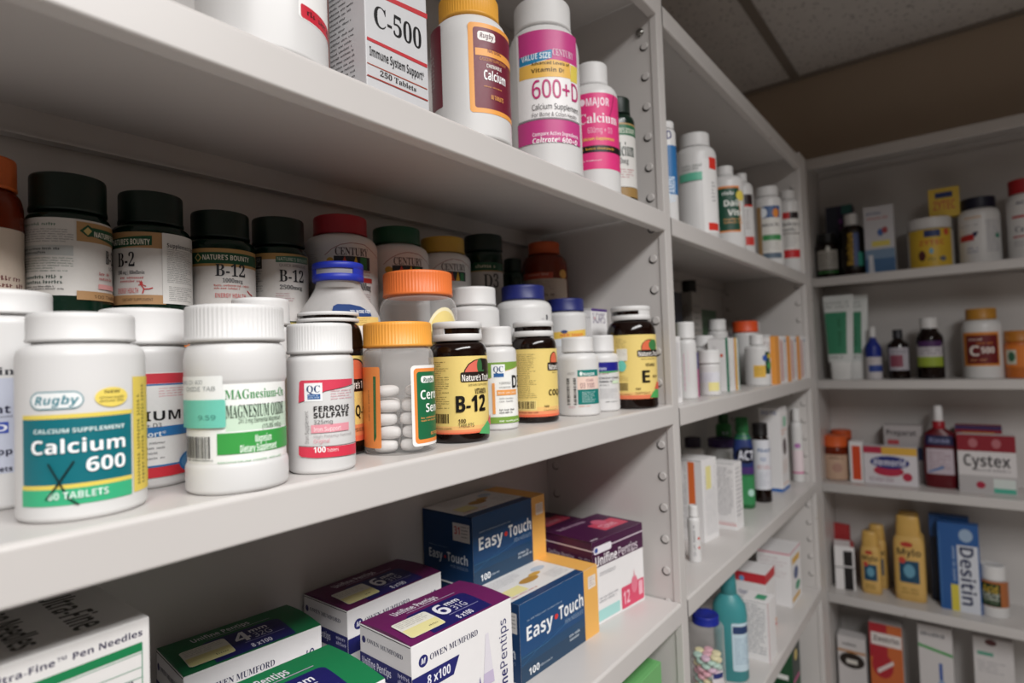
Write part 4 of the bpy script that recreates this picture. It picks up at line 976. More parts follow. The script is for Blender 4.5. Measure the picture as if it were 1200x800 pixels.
carton('pen_needle_box', 'green topped pen needle box marked 4 mm, back left of the lower shelf', 'box', 'boxes of pen needles on the lower shelf', (-0.4585, 0.2310, 1.1839), -0.1000, 0.0615, 0.1018, 0.1066,
 F=[('e',6.11,87.6,15.11,96.6,'22246a'),
  ('t','M','i',8.31,90.0,12.91,94.2,0,'e8e8f0'),
  ('t','OWEN MUMFORD','f',17.11,90.1,63.12,94.6,0,'3a3a58'),
  ('p',[(0.0, 82.6), (43.77, 82.6), (37.67, 69.6), (0.0, 69.6)],'22246a'),
  ('t','8 x100','b',13.23,72.6,34.61,79.6,0,'f0f0f8'),
  ('t','Unifine','b',86.53,10.66,94.67,49.04,90,'2a2a66'),
  ('t','Pentips','h',86.53,51.17,94.67,91.68,90,'2a2a66'),
  ('p',[(67.19, 44.77), (71.26, 87.41), (74.31, 87.41), (79.4, 44.77)],'e2dee6'),
  ('p',[(67.19, 44.77), (68.21, 55.43), (78.39, 55.43), (79.4, 44.77)],'c8bcd6'),
  ('p',[(57.01, 23.45), (57.01, 42.64), (71.26, 42.64), (71.26, 23.45)],'b4aecb'),
  ('p',[(58.53, 25.05), (58.53, 41.04), (69.73, 41.04), (69.73, 25.05)],'cac6de'),
  ('p',[(62.1, 42.64), (63.83, 55.43), (65.66, 42.64)],'6a6098'),
  ('rr',61.08,-0.0,81.44,17.06,3.0,'14693f')],
 L=[('e',3.0,92.6,8.0,98.1,'22246a'),
  ('t','OWEN MUMFORD','f',10.0,94.1,51.5,97.4,0,'4a4a62'),
  ('r',0.0,70.6,61.5,84.6,'22246a'),
  ('t','Unifine Pentips','b',3.0,75.6,38.13,81.6,0,'dfdfee'),
  ('f',46.12,73.6,59.5,82.6,2,0,'c8c8de'),
  ('r',0.0,48.6,61.5,66.6,'22246a'),
  ('f',3.0,50.6,30.75,64.6,3,0,'9a9ac0'),
  ('r',52.89,48.6,61.5,66.6,'eceaea')],
 T=[('rr',22.4,1.84,81.44,36.9,5.0,'1d1c5e'),
  ('r',22.4,1.84,81.44,9.84,'1d1c5e'),
  ('t','Unifine Pentips','b',20.36,44.28,63.12,52.89,0,'e8e2ea'),
  ('r',28.5,40.9,77.37,41.82,'b8a8c0'),
  ('t','4','b',42.76,15.99,53.95,33.21,0,'eceaf2'),
  ('t','mm','b',55.48,25.83,69.22,31.98,0,'eceaf2'),
  ('t','32G','h',55.99,15.99,69.22,23.37,0,'d8d6e6'),
  ('r',46.83,12.91,77.37,13.65,'8a88b0'),
  ('t','8 x100','b',48.86,3.69,64.13,9.22,0,'e2e0ee')],
 sticker=[('rr',6.11,6.15,37.67,31.98,2.5,'e6e3d8'),
  ('p',[(6.62, 7.38), (8.65, 6.46), (37.16, 6.46), (37.16, 18.45), (6.62, 18.45)],'e8dfa0'),
  ('f',8.14,20.3,34.61,30.13,3,0,'a8a49c'),
  ('f',25.45,9.22,33.59,12.3,1,0,'8a8460')], lid='14693f')
carton('pen_needle_box', 'green topped pen needle box in front, cut by the bottom edge of the picture', 'box', 'boxes of pen needles on the lower shelf', (-0.3571, 0.2065, 1.1839), -0.0871, 0.0732, 0.1050, 0.1066,
 F=[('e',6.3,87.6,15.3,96.6,'22246a'),
  ('t','M','i',8.5,90.0,13.1,94.2,0,'e8e8f0'),
  ('t','OWEN MUMFORD','f',17.3,90.1,65.1,94.6,0,'3a3a58'),
  ('p',[(0.0, 82.6), (45.15, 82.6), (38.85, 69.6), (0.0, 69.6)],'22246a'),
  ('t','8 x100','b',13.65,72.6,35.7,79.6,0,'f0f0f8'),
  ('t','Unifine','b',89.25,10.66,97.65,49.04,90,'2a2a66'),
  ('t','Pentips','h',89.25,51.17,97.65,91.68,90,'2a2a66'),
  ('p',[(69.3, 44.77), (73.5, 87.41), (76.65, 87.41), (81.9, 44.77)],'e2dee6'),
  ('p',[(69.3, 44.77), (70.35, 55.43), (80.85, 55.43), (81.9, 44.77)],'c8bcd6'),
  ('p',[(58.8, 23.45), (58.8, 42.64), (73.5, 42.64), (73.5, 23.45)],'b4aecb'),
  ('p',[(60.37, 25.05), (60.37, 41.04), (71.93, 41.04), (71.93, 25.05)],'cac6de'),
  ('p',[(64.05, 42.64), (65.83, 55.43), (67.73, 42.64)],'6a6098'),
  ('rr',63.0,-0.0,84.0,17.06,3.0,'1a7a4a')],
 L=[('e',3.0,92.6,8.0,98.1,'22246a'),
  ('t','OWEN MUMFORD','f',10.0,94.1,63.16,97.4,0,'4a4a62'),
  ('r',0.0,70.6,73.16,84.6,'22246a'),
  ('t','Unifine Pentips','b',3.0,75.6,45.36,81.6,0,'dfdfee'),
  ('f',54.87,73.6,71.16,82.6,2,0,'c8c8de'),
  ('r',0.0,48.6,73.16,66.6,'22246a'),
  ('f',3.0,50.6,36.58,64.6,3,0,'9a9ac0'),
  ('r',62.92,48.6,73.16,66.6,'eceaea')],
 T=[('rr',23.1,2.19,84.0,43.9,5.0,'1d1c5e'),
  ('r',23.1,2.19,84.0,11.71,'1d1c5e'),
  ('t','Unifine Pentips','b',21.0,52.68,65.1,62.92,0,'e8e2ea'),
  ('r',29.4,48.65,79.8,49.75,'b8a8c0'),
  ('t','4','b',44.1,19.02,55.65,39.51,0,'eceaf2'),
  ('t','mm','b',57.23,30.73,71.4,38.04,0,'eceaf2'),
  ('t','32G','h',57.75,19.02,71.4,27.8,0,'d8d6e6'),
  ('r',48.3,15.36,79.8,16.24,'8a88b0'),
  ('t','8 x100','b',50.4,4.39,66.15,10.97,0,'e2e0ee')], lid='1a7a4a')
carton('pen_needle_box', 'purple topped 6 mm pen needle box standing at the back against the shelf rear', 'box', 'boxes of pen needles on the lower shelf', (-0.4605, 0.3632, 1.1839), -0.0101, 0.0665, 0.1114, 0.1060,
 F=[('e',6.68,87.0,15.68,96.0,'22246a'),
  ('t','M','i',8.88,89.4,13.48,93.6,0,'e8e8f0'),
  ('t','OWEN MUMFORD','f',17.68,89.5,69.07,94.0,0,'3a3a58'),
  ('p',[(0.0, 82.0), (47.9, 82.0), (41.22, 69.0), (0.0, 69.0)],'22246a'),
  ('t','8 x100','b',14.48,72.0,37.88,79.0,0,'f0f0f8'),
  ('t','Unifine','b',94.69,10.6,103.6,48.76,90,'2a2a66'),
  ('t','Pentips','h',94.69,50.88,103.6,91.16,90,'2a2a66'),
  ('p',[(73.52, 44.52), (77.98, 86.92), (81.32, 86.92), (86.89, 44.52)],'e2dee6'),
  ('p',[(73.52, 44.52), (74.64, 55.12), (85.78, 55.12), (86.89, 44.52)],'c8bcd6'),
  ('p',[(62.38, 23.32), (62.38, 42.4), (77.98, 42.4), (77.98, 23.32)],'b4aecb'),
  ('p',[(64.05, 24.91), (64.05, 40.81), (76.31, 40.81), (76.31, 24.91)],'cac6de'),
  ('p',[(67.95, 42.4), (69.85, 55.12), (71.85, 42.4)],'6a6098'),
  ('rr',66.84,-0.0,89.12,16.96,3.0,'5a1a4a')],
 L=[('e',3.0,92.0,8.0,97.5,'22246a'),
  ('t','OWEN MUMFORD','f',10.0,93.5,56.5,96.8,0,'4a4a62'),
  ('r',0.0,70.0,66.5,84.0,'22246a'),
  ('t','Unifine Pentips','b',3.0,75.0,41.23,81.0,0,'dfdfee'),
  ('f',49.88,73.0,64.5,82.0,2,0,'c8c8de'),
  ('r',0.0,48.0,66.5,66.0,'22246a'),
  ('f',3.0,50.0,33.25,64.0,3,0,'9a9ac0'),
  ('r',57.19,48.0,66.5,66.0,'eceaea')],
 T=[('rr',24.51,1.99,89.12,39.9,5.0,'1d1c5e'),
  ('r',24.51,1.99,89.12,10.64,'1d1c5e'),
  ('t','Unifine Pentips','b',22.28,47.88,69.07,57.19,0,'e8e2ea'),
  ('r',31.19,44.22,84.66,45.22,'b8a8c0'),
  ('t','6','b',46.79,17.29,59.04,35.91,0,'eceaf2'),
  ('t','mm','b',60.71,27.93,75.75,34.58,0,'eceaf2'),
  ('t','31G','h',61.27,17.29,75.75,25.27,0,'d8d6e6'),
  ('r',51.24,13.96,84.66,14.76,'8a88b0'),
  ('t','8 x100','b',53.47,3.99,70.18,9.97,0,'e2e0ee')],
 sticker=[('rr',6.68,6.65,41.22,34.58,2.5,'e6e3d8'),
  ('p',[(7.24, 7.98), (9.47, 6.98), (40.66, 6.98), (40.66, 19.95), (7.24, 19.95)],'e8dfa0'),
  ('f',8.91,21.95,37.88,32.59,3,0,'a8a49c'),
  ('f',27.85,9.97,36.76,13.3,1,0,'8a8460')], lid='5a1a4a')
carton('pen_needle_box', 'purple topped 6 mm pen needle box at the front with its white face showing', 'box', 'boxes of pen needles on the lower shelf', (-0.3642, 0.3527, 1.1839), -0.0597, 0.0658, 0.1115, 0.1061,
 F=[('e',6.69,87.1,15.69,96.1,'22246a'),
  ('t','M','i',8.89,89.5,13.49,93.7,0,'e8e8f0'),
  ('t','OWEN MUMFORD','f',17.69,89.6,69.13,94.1,0,'3a3a58'),
  ('p',[(0.0, 82.1), (47.95, 82.1), (41.26, 69.1), (0.0, 69.1)],'22246a'),
  ('t','8 x100','b',14.5,72.1,37.91,79.1,0,'f0f0f8'),
  ('t','Unifine','b',94.77,10.61,103.7,48.81,90,'2a2a66'),
  ('t','Pentips','h',94.77,50.93,103.7,91.25,90,'2a2a66'),
  ('p',[(73.59, 44.56), (78.05, 87.0), (81.39, 87.0), (86.97, 44.56)],'e2dee6'),
  ('p',[(73.59, 44.56), (74.7, 55.17), (85.86, 55.17), (86.97, 44.56)],'c8bcd6'),
  ('p',[(62.44, 23.34), (62.44, 42.44), (78.05, 42.44), (78.05, 23.34)],'b4aecb'),
  ('p',[(64.11, 24.93), (64.11, 40.85), (76.38, 40.85), (76.38, 24.93)],'cac6de'),
  ('p',[(68.02, 42.44), (69.91, 55.17), (71.92, 42.44)],'6a6098'),
  ('rr',66.9,-0.0,89.2,16.98,3.0,'6a1d58')],
 L=[('e',3.0,92.1,8.0,97.6,'22246a'),
  ('t','OWEN MUMFORD','f',10.0,93.6,55.8,96.9,0,'4a4a62'),
  ('r',0.0,70.1,65.8,84.1,'22246a'),
  ('t','Unifine Pentips','b',3.0,75.1,40.8,81.1,0,'dfdfee'),
  ('f',49.35,73.1,63.8,82.1,2,0,'c8c8de'),
  ('r',0.0,48.1,65.8,66.1,'22246a'),
  ('f',3.0,50.1,32.9,64.1,3,0,'9a9ac0'),
  ('r',56.59,48.1,65.8,66.1,'eceaea')],
 T=[('rr',24.53,1.97,89.2,39.48,5.0,'1d1c5e'),
  ('r',24.53,1.97,89.2,10.53,'1d1c5e'),
  ('t','Unifine Pentips','b',22.3,47.38,69.13,56.59,0,'e8e2ea'),
  ('r',31.22,43.76,84.74,44.74,'b8a8c0'),
  ('t','6','b',46.83,17.11,59.1,35.53,0,'eceaf2'),
  ('t','mm','b',60.77,27.64,75.82,34.22,0,'eceaf2'),
  ('t','31G','h',61.33,17.11,75.82,25.0,0,'d8d6e6'),
  ('r',51.29,13.82,84.74,14.61,'8a88b0'),
  ('t','8 x100','b',53.52,3.95,70.25,9.87,0,'e2e0ee')],
 sticker=[('rr',6.69,6.58,41.26,34.22,2.5,'e6e3d8'),
  ('p',[(7.25, 7.9), (9.48, 6.91), (40.7, 6.91), (40.7, 19.74), (7.25, 19.74)],'e8dfa0'),
  ('f',8.92,21.71,37.91,32.24,3,0,'a8a49c'),
  ('f',27.88,9.87,36.8,13.16,1,0,'8a8460')], lid='6a1d58')
carton('pen_needle_box', 'navy and yellow pen needle box on the shelf carrying the other one on its top', 'box', 'boxes of pen needles on the lower shelf', (-0.4245, 0.5258, 1.1839), -0.0491, 0.1440, 0.1391, 0.0765,
 F=[('r',0.0,0.0,111.28,76.5,'174878'),
  ('r',0.0,0.0,111.28,16.83,'22405c'),
  ('r',0.0,16.83,111.28,26.01,'1b4569'),
  ('l',[(0.0, 24.48), (41.73, 25.25), (76.51, 32.13), (111.28, 42.08)],0.35,'3f78a8'),
  ('l',[(0.0, 16.83), (48.68, 30.6), (111.28, 35.19)],0.3,'34699a'),
  ('r',111.28,0.0,139.1,76.5,'eeb45c'),
  ('r',119.63,53.55,134.93,67.32,'e8ded4'),
  ('f',121.71,55.08,133.54,65.79,3,0,'9a7a7a'),
  ('t','Easy','b',9.74,38.25,52.86,52.02,0,'f2f4f6'),
  ('e',55.64,42.84,61.9,48.2,'d83a34'),
  ('t','Touch','b',63.29,39.78,108.5,53.55,0,'f2f4f6'),
  ('t','PEN NEEDLES','h',73.72,32.13,107.11,36.34,0,'9ab0c8'),
  ('f',11.13,56.23,69.55,58.91,1,0,'9ab0c8'),
  ('t','100','b',11.13,4.59,27.82,11.47,0,'f2f4f6'),
  ('f',29.21,5.36,50.08,8.42,1,0,'b8c4d0'),
  ('f',80.68,9.95,108.5,18.36,2,0,'c8d4de')],
 L=[('r',0.0,0.0,80.0,76.5,'123a66'),
  ('r',80.0,0.0,144.0,76.5,'123a66'),
  ('r',119.68,47.43,140.8,67.32,'dcd8d4'),
  ('t','31','b',121.6,55.08,128.64,63.49,0,'c83a34'),
  ('f',130.56,50.49,139.52,65.02,3,0,'5a5a5a'),
  ('t','Easy','b',87.68,22.95,105.6,32.89,0,'d8dee6'),
  ('e',107.52,25.25,110.4,28.3,'d83a34'),
  ('t','Touch','b',111.36,22.95,137.6,32.89,0,'d8dee6'),
  ('t','PEN NEEDLES','h',115.84,16.83,137.6,19.89,0,'8a9cb8'),
  ('f',87.68,36.72,112.0,38.25,1,0,'8a9cb8')],
 T=[('r',111.28,0.0,139.1,144.0,'eeb45c'),
  ('r',0.0,0.0,111.28,10.24,'16406c'),
  ('r',111.28,0.0,139.1,64.0,'eeb45c'),
  ('e',41.73,28.16,72.33,39.68,'b98a3c'),
  ('e',63.99,35.84,83.46,43.52,'d0a24c'),
  ('e',77.9,42.24,100.15,52.48,'b4c6d8'),
  ('r',11.13,17.92,37.56,33.28,'ece2a0'),
  ('f',6.96,12.8,47.29,16.64,1,0,'d89a90'),
  ('f',13.91,42.24,61.2,58.88,4,0,'b0aeae'),
  ('f',77.9,14.08,105.72,32.0,4,0,'b0aeae')], col='e6e4e2')
carton('pen_needle_box', 'navy and yellow pen needle box standing on top of the other one', 'box', 'boxes of pen needles on the lower shelf', (-0.4565, 0.5240, 1.2605), -0.0300, 0.0770, 0.1270, 0.0742,
 F=[('r',0.0,0.0,101.6,74.2,'174878'),
  ('r',0.0,0.0,101.6,16.32,'22405c'),
  ('r',0.0,16.32,101.6,25.23,'1b4569'),
  ('l',[(0.0, 23.74), (38.1, 24.49), (69.85, 31.16), (101.6, 40.81)],0.35,'3f78a8'),
  ('l',[(0.0, 16.32), (44.45, 29.68), (101.6, 34.13)],0.3,'34699a'),
  ('r',101.6,0.0,127.0,74.2,'eeb45c'),
  ('r',109.22,51.94,123.19,65.3,'e8ded4'),
  ('f',111.12,53.42,121.92,63.81,3,0,'9a7a7a'),
  ('t','Easy','b',8.89,37.1,48.26,50.46,0,'f2f4f6'),
  ('e',50.8,41.55,56.52,46.75,'d83a34'),
  ('t','Touch','b',57.79,38.58,99.06,51.94,0,'f2f4f6'),
  ('t','PEN NEEDLES','h',67.31,31.16,97.79,35.24,0,'9ab0c8'),
  ('f',10.16,54.54,63.5,57.13,1,0,'9ab0c8'),
  ('t','100','b',10.16,4.45,25.4,11.13,0,'f2f4f6'),
  ('f',26.67,5.19,45.72,8.16,1,0,'b8c4d0'),
  ('f',73.66,9.65,99.06,17.81,2,0,'c8d4de')],
 L=[('r',0.0,0.0,77.0,74.2,'123a66'),
  ('r',47.74,46.0,73.15,65.3,'dcd8d4'),
  ('t','31','b',50.05,53.42,58.52,61.59,0,'c83a34'),
  ('f',60.83,48.97,71.61,63.07,3,0,'5a5a5a'),
  ('t','Easy','b',9.24,22.26,30.8,31.91,0,'d8dee6'),
  ('e',33.11,24.49,36.57,27.45,'d83a34'),
  ('t','Touch','b',37.73,22.26,69.3,31.91,0,'d8dee6'),
  ('t','PEN NEEDLES','h',43.12,16.32,69.3,19.29,0,'8a9cb8'),
  ('f',9.24,35.62,38.5,37.1,1,0,'8a9cb8')],
 T=[('r',0.0,0.0,101.6,12.32,'16406c'),
  ('r',101.6,0.0,127.0,77.0,'eeb45c'),
  ('e',38.1,33.88,66.04,47.74,'b98a3c'),
  ('e',58.42,43.12,76.2,52.36,'d0a24c'),
  ('e',71.12,50.82,91.44,63.14,'b4c6d8'),
  ('r',10.16,21.56,34.29,40.04,'ece2a0'),
  ('f',6.35,15.4,43.18,20.02,1,0,'d89a90'),
  ('f',12.7,50.82,55.88,70.84,4,0,'b0aeae'),
  ('f',71.12,16.94,96.52,38.5,4,0,'b0aeae')], col='e6e4e2')
carton('pen_needle_box', 'maroon and white 12 mm pen needle box at the right end of the lower shelf', 'box', 'boxes of pen needles on the lower shelf', (-0.3868, 0.6540, 1.1839), -0.1200, 0.0719, 0.1070, 0.0982,
 F=[('r',0.0,66.78,107.0,98.2,'43123c'),
  ('r',0.0,86.91,107.0,88.38,'d8ccd6'),
  ('rr',3.0,82.49,38.52,91.33,3.0,'e8e4ea'),
  ('e',4.5,83.96,11.0,89.85,'2a4a9a'),
  ('t','Unifine','b',5.35,68.25,49.22,79.54,0,'f6f4f6'),
  ('t','Pentips','h',52.43,68.74,94.16,80.03,0,'f0e8ee'),
  ('f',12.84,54.99,44.94,59.9,2,0,'8a8a90'),
  ('f',10.7,23.57,48.15,31.42,2,0,'a8a8ac'),
  ('rr',2.0,3.93,51.36,16.69,1.0,'a8d8d4'),
  ('rr',55.64,2.95,104.86,29.46,2.0,'d84a6a'),
  ('e',77.04,15.71,90.95,37.32,'e27a90'),
  ('t','12','b',58.85,7.86,72.76,23.57,0,'f2c0cc'),
  ('rr',93.09,9.82,101.65,27.5,1.5,'f0b4c2'),
  ('p',[(82.39, 35.35), (84.0, 45.17), (85.6, 35.35)],'e8a8b4')],
 L=[('r',0.0,66.78,71.9,98.2,'43123c'),
  ('r',0.0,86.91,71.9,88.38,'d8ccd6'),
  ('t','Unifine Pentips','b',4.0,72.67,44.58,78.56,0,'b8a8b4'),
  ('f',51.77,69.72,69.02,78.56,2,0,'a898a4')],
 T=[('r',0.0,0.0,107.0,71.9,'43123c'),
  ('rr',49.22,15.82,100.58,44.58,1.5,'c8455e'),
  ('e',62.06,33.07,83.46,54.64,'d0607a'),
  ('t','12mm','b',55.64,21.57,85.6,34.51,0,'e8aab8'),
  ('t','Unifine Pentips','b',10.7,57.52,64.2,64.71,0,'b89ab0'),
  ('r',3.21,2.88,17.12,5.03,'d0c4cc')])
carton('pen_needle_box', 'maroon pen needle box in the back right corner of the lower shelf', 'box', 'boxes of pen needles on the lower shelf', (-0.4630, 0.6400, 1.1839), -0.0400, 0.0620, 0.1100, 0.0940,
 F=[('r',0.0,63.92,110.0,94.0,'43123c'),
  ('r',0.0,83.19,110.0,84.6,'d8ccd6'),
  ('rr',3.0,78.96,39.6,87.42,3.0,'e8e4ea'),
  ('e',4.5,80.37,11.0,86.01,'2a4a9a'),
  ('t','Unifine','b',5.5,65.33,50.6,76.14,0,'f6f4f6'),
  ('t','Pentips','h',53.9,65.8,96.8,76.61,0,'f0e8ee'),
  ('f',13.2,52.64,46.2,57.34,2,0,'8a8a90'),
  ('f',11.0,22.56,49.5,30.08,2,0,'a8a8ac'),
  ('rr',2.0,3.76,52.8,15.98,1.0,'a8d8d4'),
  ('rr',57.2,2.82,107.8,28.2,2.0,'d84a6a'),
  ('e',79.2,15.04,93.5,35.72,'e27a90'),
  ('t','12','b',60.5,7.52,74.8,22.56,0,'f2c0cc'),
  ('rr',95.7,9.4,104.5,26.32,1.5,'f0b4c2'),
  ('p',[(84.7, 33.84), (86.35, 43.24), (88.0, 33.84)],'e8a8b4')],
 L=[('r',0.0,63.92,62.0,94.0,'43123c'),
  ('r',0.0,83.19,62.0,84.6,'d8ccd6'),
  ('t','Unifine Pentips','b',4.0,69.56,38.44,75.2,0,'b8a8b4'),
  ('f',44.64,66.74,59.52,75.2,2,0,'a898a4')],
 T=[('r',0.0,0.0,110.0,62.0,'43123c'),
  ('rr',50.6,13.64,103.4,38.44,1.5,'c8455e'),
  ('e',63.8,28.52,85.8,47.12,'d0607a'),
  ('t','12mm','b',57.2,18.6,88.0,29.76,0,'e8aab8'),
  ('t','Unifine Pentips','b',11.0,49.6,66.0,55.8,0,'b89ab0'),
  ('r',3.3,2.48,17.6,4.34,'d0c4cc')])
carton('medicine_carton', 'green carton standing below the lower shelf at the foot of the post', 'carton', None, (-0.3600, 0.6400, 0.9340), 0.0000, 0.0750, 0.1100, 0.1799,
 T=[('r',4.0,6.0,106.0,69.0,'64a462')], col='6fae6c')
TABLET_AT = (-0.3396, 0.2953, 1.4344); TABLET_R = 0.0264
bottle('pill_bottle', 'white bottle with blue label, half cut by the shelving post', 'bottle', 'bottles on the upper shelf of the far bay', (-0.3262, 0.7893, 1.6800), -1.1789, 0.0142, 0.1298, 0.1358, 0.1467, 0.0123, capstyle='smooth', lod=1,
 els=[('r',-20.0,41.76,40.0,110.96,'2d6ea8'),
  ('t','D','b',1.75,119.22,9.21,131.37,0,'2a2a6a'),
  ('t','VITAMIN','b',2.0,30.0,12.0,66.0,90,'d8e6f4')])
bottle('pill_bottle', 'large white bottle with a teal price tag beside the post on the far bay', 'bottle', 'bottles on the upper shelf of the far bay', (-0.3388, 0.9390, 1.6800), -1.2245, 0.0328, 0.1346, 0.1515, 0.1736, 0.0233, capstyle='smooth', lod=1,
 els=[('r',10.0,8.0,44.0,126.0,'e6e5e4'),
  ('r',17.31,12.0,40.0,24.0,'d8382c'),
  ('r',22.49,110.13,40.0,129.02,'d8382c'),
  ('f',25.66,55.67,34.0,89.94,4,0,'5a5a60')],
 sticker=[('f',-20.25,107.99,10.5,118.17,2,0,'9aa09c'),
  ('rr',-26.18,92.06,9.68,104.95,0.6,'62b79a')])
bottle('pill_bottle', 'white multivitamin bottle with an orange edged green label on the far bay', 'bottle', 'bottles on the upper shelf of the far bay', (-0.3346, 1.0742, 1.6800), -1.2688, 0.0306, 0.1191, 0.1358, 0.1533, 0.0145, capstyle='smooth', lod=1,
 els=[('rr',-15.0,29.54,26.0,111.46,2.0,'e08a4c'),
  ('rr',-13.6,32.57,24.5,107.66,1.6,'174a38'),
  ('t','Daily','b',-3.17,75.44,33.1,86.07,0,'f0f2ec'),
  ('t','Vite','b',2.48,58.8,31.55,69.07,0,'f0f2ec'),
  ('f',-4.74,43.11,30.77,54.43,2,0,'d8a060'),
  ('e',18.12,85.13,38.97,103.52,'e4cf5c'),
  ('f',-5.55,92.7,15.91,101.76,1,0,'e8ece8')])
bottle('pill_bottle', 'white bottle with a black and red topped label behind the green labelled one', 'bottle', 'bottles on the upper shelf of the far bay', (-0.3465, 1.2141, 1.6800), -1.2928, 0.0215, 0.1412, 0.1576, 0.1757, 0.0112, capstyle='smooth', lod=1,
 els=[('r',-18.0,107.89,24.0,129.21,'2a1a1c'),
  ('r',-18.0,104.48,24.0,108.74,'c8382c'),
  ('f',5.22,57.33,14.0,99.69,5,0,'7a6a6a'),
  ('r',-18.0,27.93,24.0,44.92,'d0403a')])
bottle('pill_bottle', 'white bottle with a green banded label and round orange mark on the far bay', 'bottle', 'bottles on the upper shelf of the far bay', (-0.3340, 1.3565, 1.6800), -1.3294, 0.0290, 0.1407, 0.1534, 0.1748, 0.0224, capstyle='smooth', lod=1,
 els=[('r',-24.0,16.12,28.0,129.12,'dcdad4'),
  ('r',-10.0,103.7,28.0,129.12,'3a5a8a'),
  ('e',10.11,103.51,24.35,123.35,'e08a3c'),
  ('e',-14.14,104.93,-1.03,125.62,'e6ecf2'),
  ('t','MULTI','b',-11.49,84.75,23.53,91.26,0,'4a4a50'),
  ('r',-12.0,54.79,28.0,66.78,'3f8a50'),
  ('f',-12.06,31.75,25.83,51.46,3,0,'8a8a8a'),
  ('r',-24.0,16.12,28.0,27.62,'5a6a7a'),
  ('r',-24.0,16.12,-13.0,129.12,'a8855a')])
bottle('pill_bottle', 'white bottle with red banded label at the right end of the upper shelf', 'bottle', 'bottles on the upper shelf of the far bay', (-0.3300, 1.5261, 1.6800), -1.3578, 0.0245, 0.1677, 0.1798, 0.2015, 0.0164, capstyle='smooth', lod=1,
 els=[('r',-24.0,35.74,28.0,148.2,'e2e0dc'),
  ('r',-24.0,130.28,28.0,146.15,'c03034'),
  ('r',4.0,130.28,28.0,146.15,'2a2022'),
  ('f',-11.36,96.37,38.1,121.83,2,0,'4a4a4e'),
  ('r',-24.0,93.44,28.0,95.99,'4a3a3c'),
  ('f',-7.97,60.7,24.58,88.66,3,0,'8a8a8e'),
  ('r',-24.0,36.76,28.0,56.15,'c8282e')])
carton('medicine_carton', 'narrow white carton edge beside the post on the far bay', 'carton', 'cartons on the second shelf of the far bay', (-0.3364, 0.7850, 1.4300), 0.0000, 0.0300, 0.0300, 0.0934,
 F=[('f',6.0,8.0,24.0,85.42,10,1,'6a6a70')],
 L=[('f',18.0,10.0,28.0,70.0,3,1,'4a4a50')])
bottle('pill_bottle', 'white bottle with a pink printed side beside the narrow carton', 'bottle', 'bottles on the second shelf of the far bay', (-0.3435, 0.8753, 1.4300), -1.1968, 0.0157, 0.0807, 0.0911, 0.1171, 0.0139, capstyle='smooth', lod=1,
 els=[('f',-4.7,12.25,-2.08,69.1,1,1,'e08ab0'),
  ('f',2.04,25.06,3.45,74.06,1,1,'eec0d4')])
carton('medicine_carton', 'thin magenta and navy carton standing between two white bottles', 'carton', 'cartons on the second shelf of the far bay', (-0.3520, 0.9020, 1.4300), 0.0000, 0.0300, 0.0140, 0.0700,
 F=[('r',0.0,44.0,14.0,70.0,'3a3478')],
 L=[('r',0.0,44.0,30.0,70.0,'3a3478')], col='b02a7a')
bottle('pill_bottle', 'short white bottle with a pale yellow sticker at the shelf edge of the far bay', 'bottle', 'bottles on the second shelf of the far bay', (-0.3350, 0.9506, 1.4300), -1.2320, 0.0175, 0.0458, 0.0513, 0.0732, 0.0178, capstyle='smooth', lod=1,
 els=[('r',-20.0,21.15,20.0,37.56,'dcdce2'),
  ('f',-16.89,21.22,5.52,34.91,3,0,'b0b0bc'),
  ('r',-1.9,7.52,16.0,21.18,'ece29a')])
bottle('pill_bottle', 'taller white bottle behind the short yellow stickered one', 'bottle', 'bottles on the second shelf of the far bay', (-0.3850, 1.0689, 1.4300), -1.2251, 0.0209, 0.0723, 0.0801, 0.1003, 0.0179, capstyle='smooth', lod=1)
bottle('pill_bottle', 'white ribbed cap bottle behind, in front of the dark cartons of the far bay', 'bottle', 'bottles on the second shelf of the far bay', (-0.4100, 1.2218, 1.4300), -1.2470, 0.0201, 0.1065, 0.1136, 0.1365, 0.0171, lod=1)
carton('medicine_carton', 'white carton with green edges, leftmost of three thin cartons', 'carton', 'cartons on the second shelf of the far bay', (-0.3490, 1.0450, 1.4300), 0.0000, 0.0340, 0.0160, 0.0940,
 F=[('r',0.0,0.0,3.0,94.0,'1f7a5c'),
  ('r',13.0,0.0,16.0,94.0,'f0efec'),
  ('f',5.0,10.0,11.0,84.0,2,1,'a8a8a8')],
 L=[('r',31.0,0.0,34.0,94.0,'1f7a5c'),
  ('r',0.0,0.0,3.0,94.0,'f0efec'),
  ('f',8.0,20.0,14.0,80.0,2,1,'b8b8b8'),
  ('e',20.0,60.0,26.0,66.0,'d8502c')])
carton('medicine_carton', 'white carton with red edge, middle of three thin cartons', 'carton', 'cartons on the second shelf of the far bay', (-0.3490, 1.0700, 1.4300), 0.0000, 0.0340, 0.0140, 0.0940,
 F=[('r',0.0,0.0,3.0,94.0,'f0efec'),
  ('r',11.0,0.0,14.0,94.0,'e0704a'),
  ('f',5.0,10.0,9.0,84.0,2,1,'a8a8a8')],
 L=[('r',31.0,0.0,34.0,94.0,'f0efec'),
  ('r',0.0,0.0,3.0,94.0,'e0704a'),
  ('f',8.0,20.0,14.0,80.0,2,1,'b8b8b8'),
  ('e',20.0,60.0,26.0,66.0,'d8502c')])
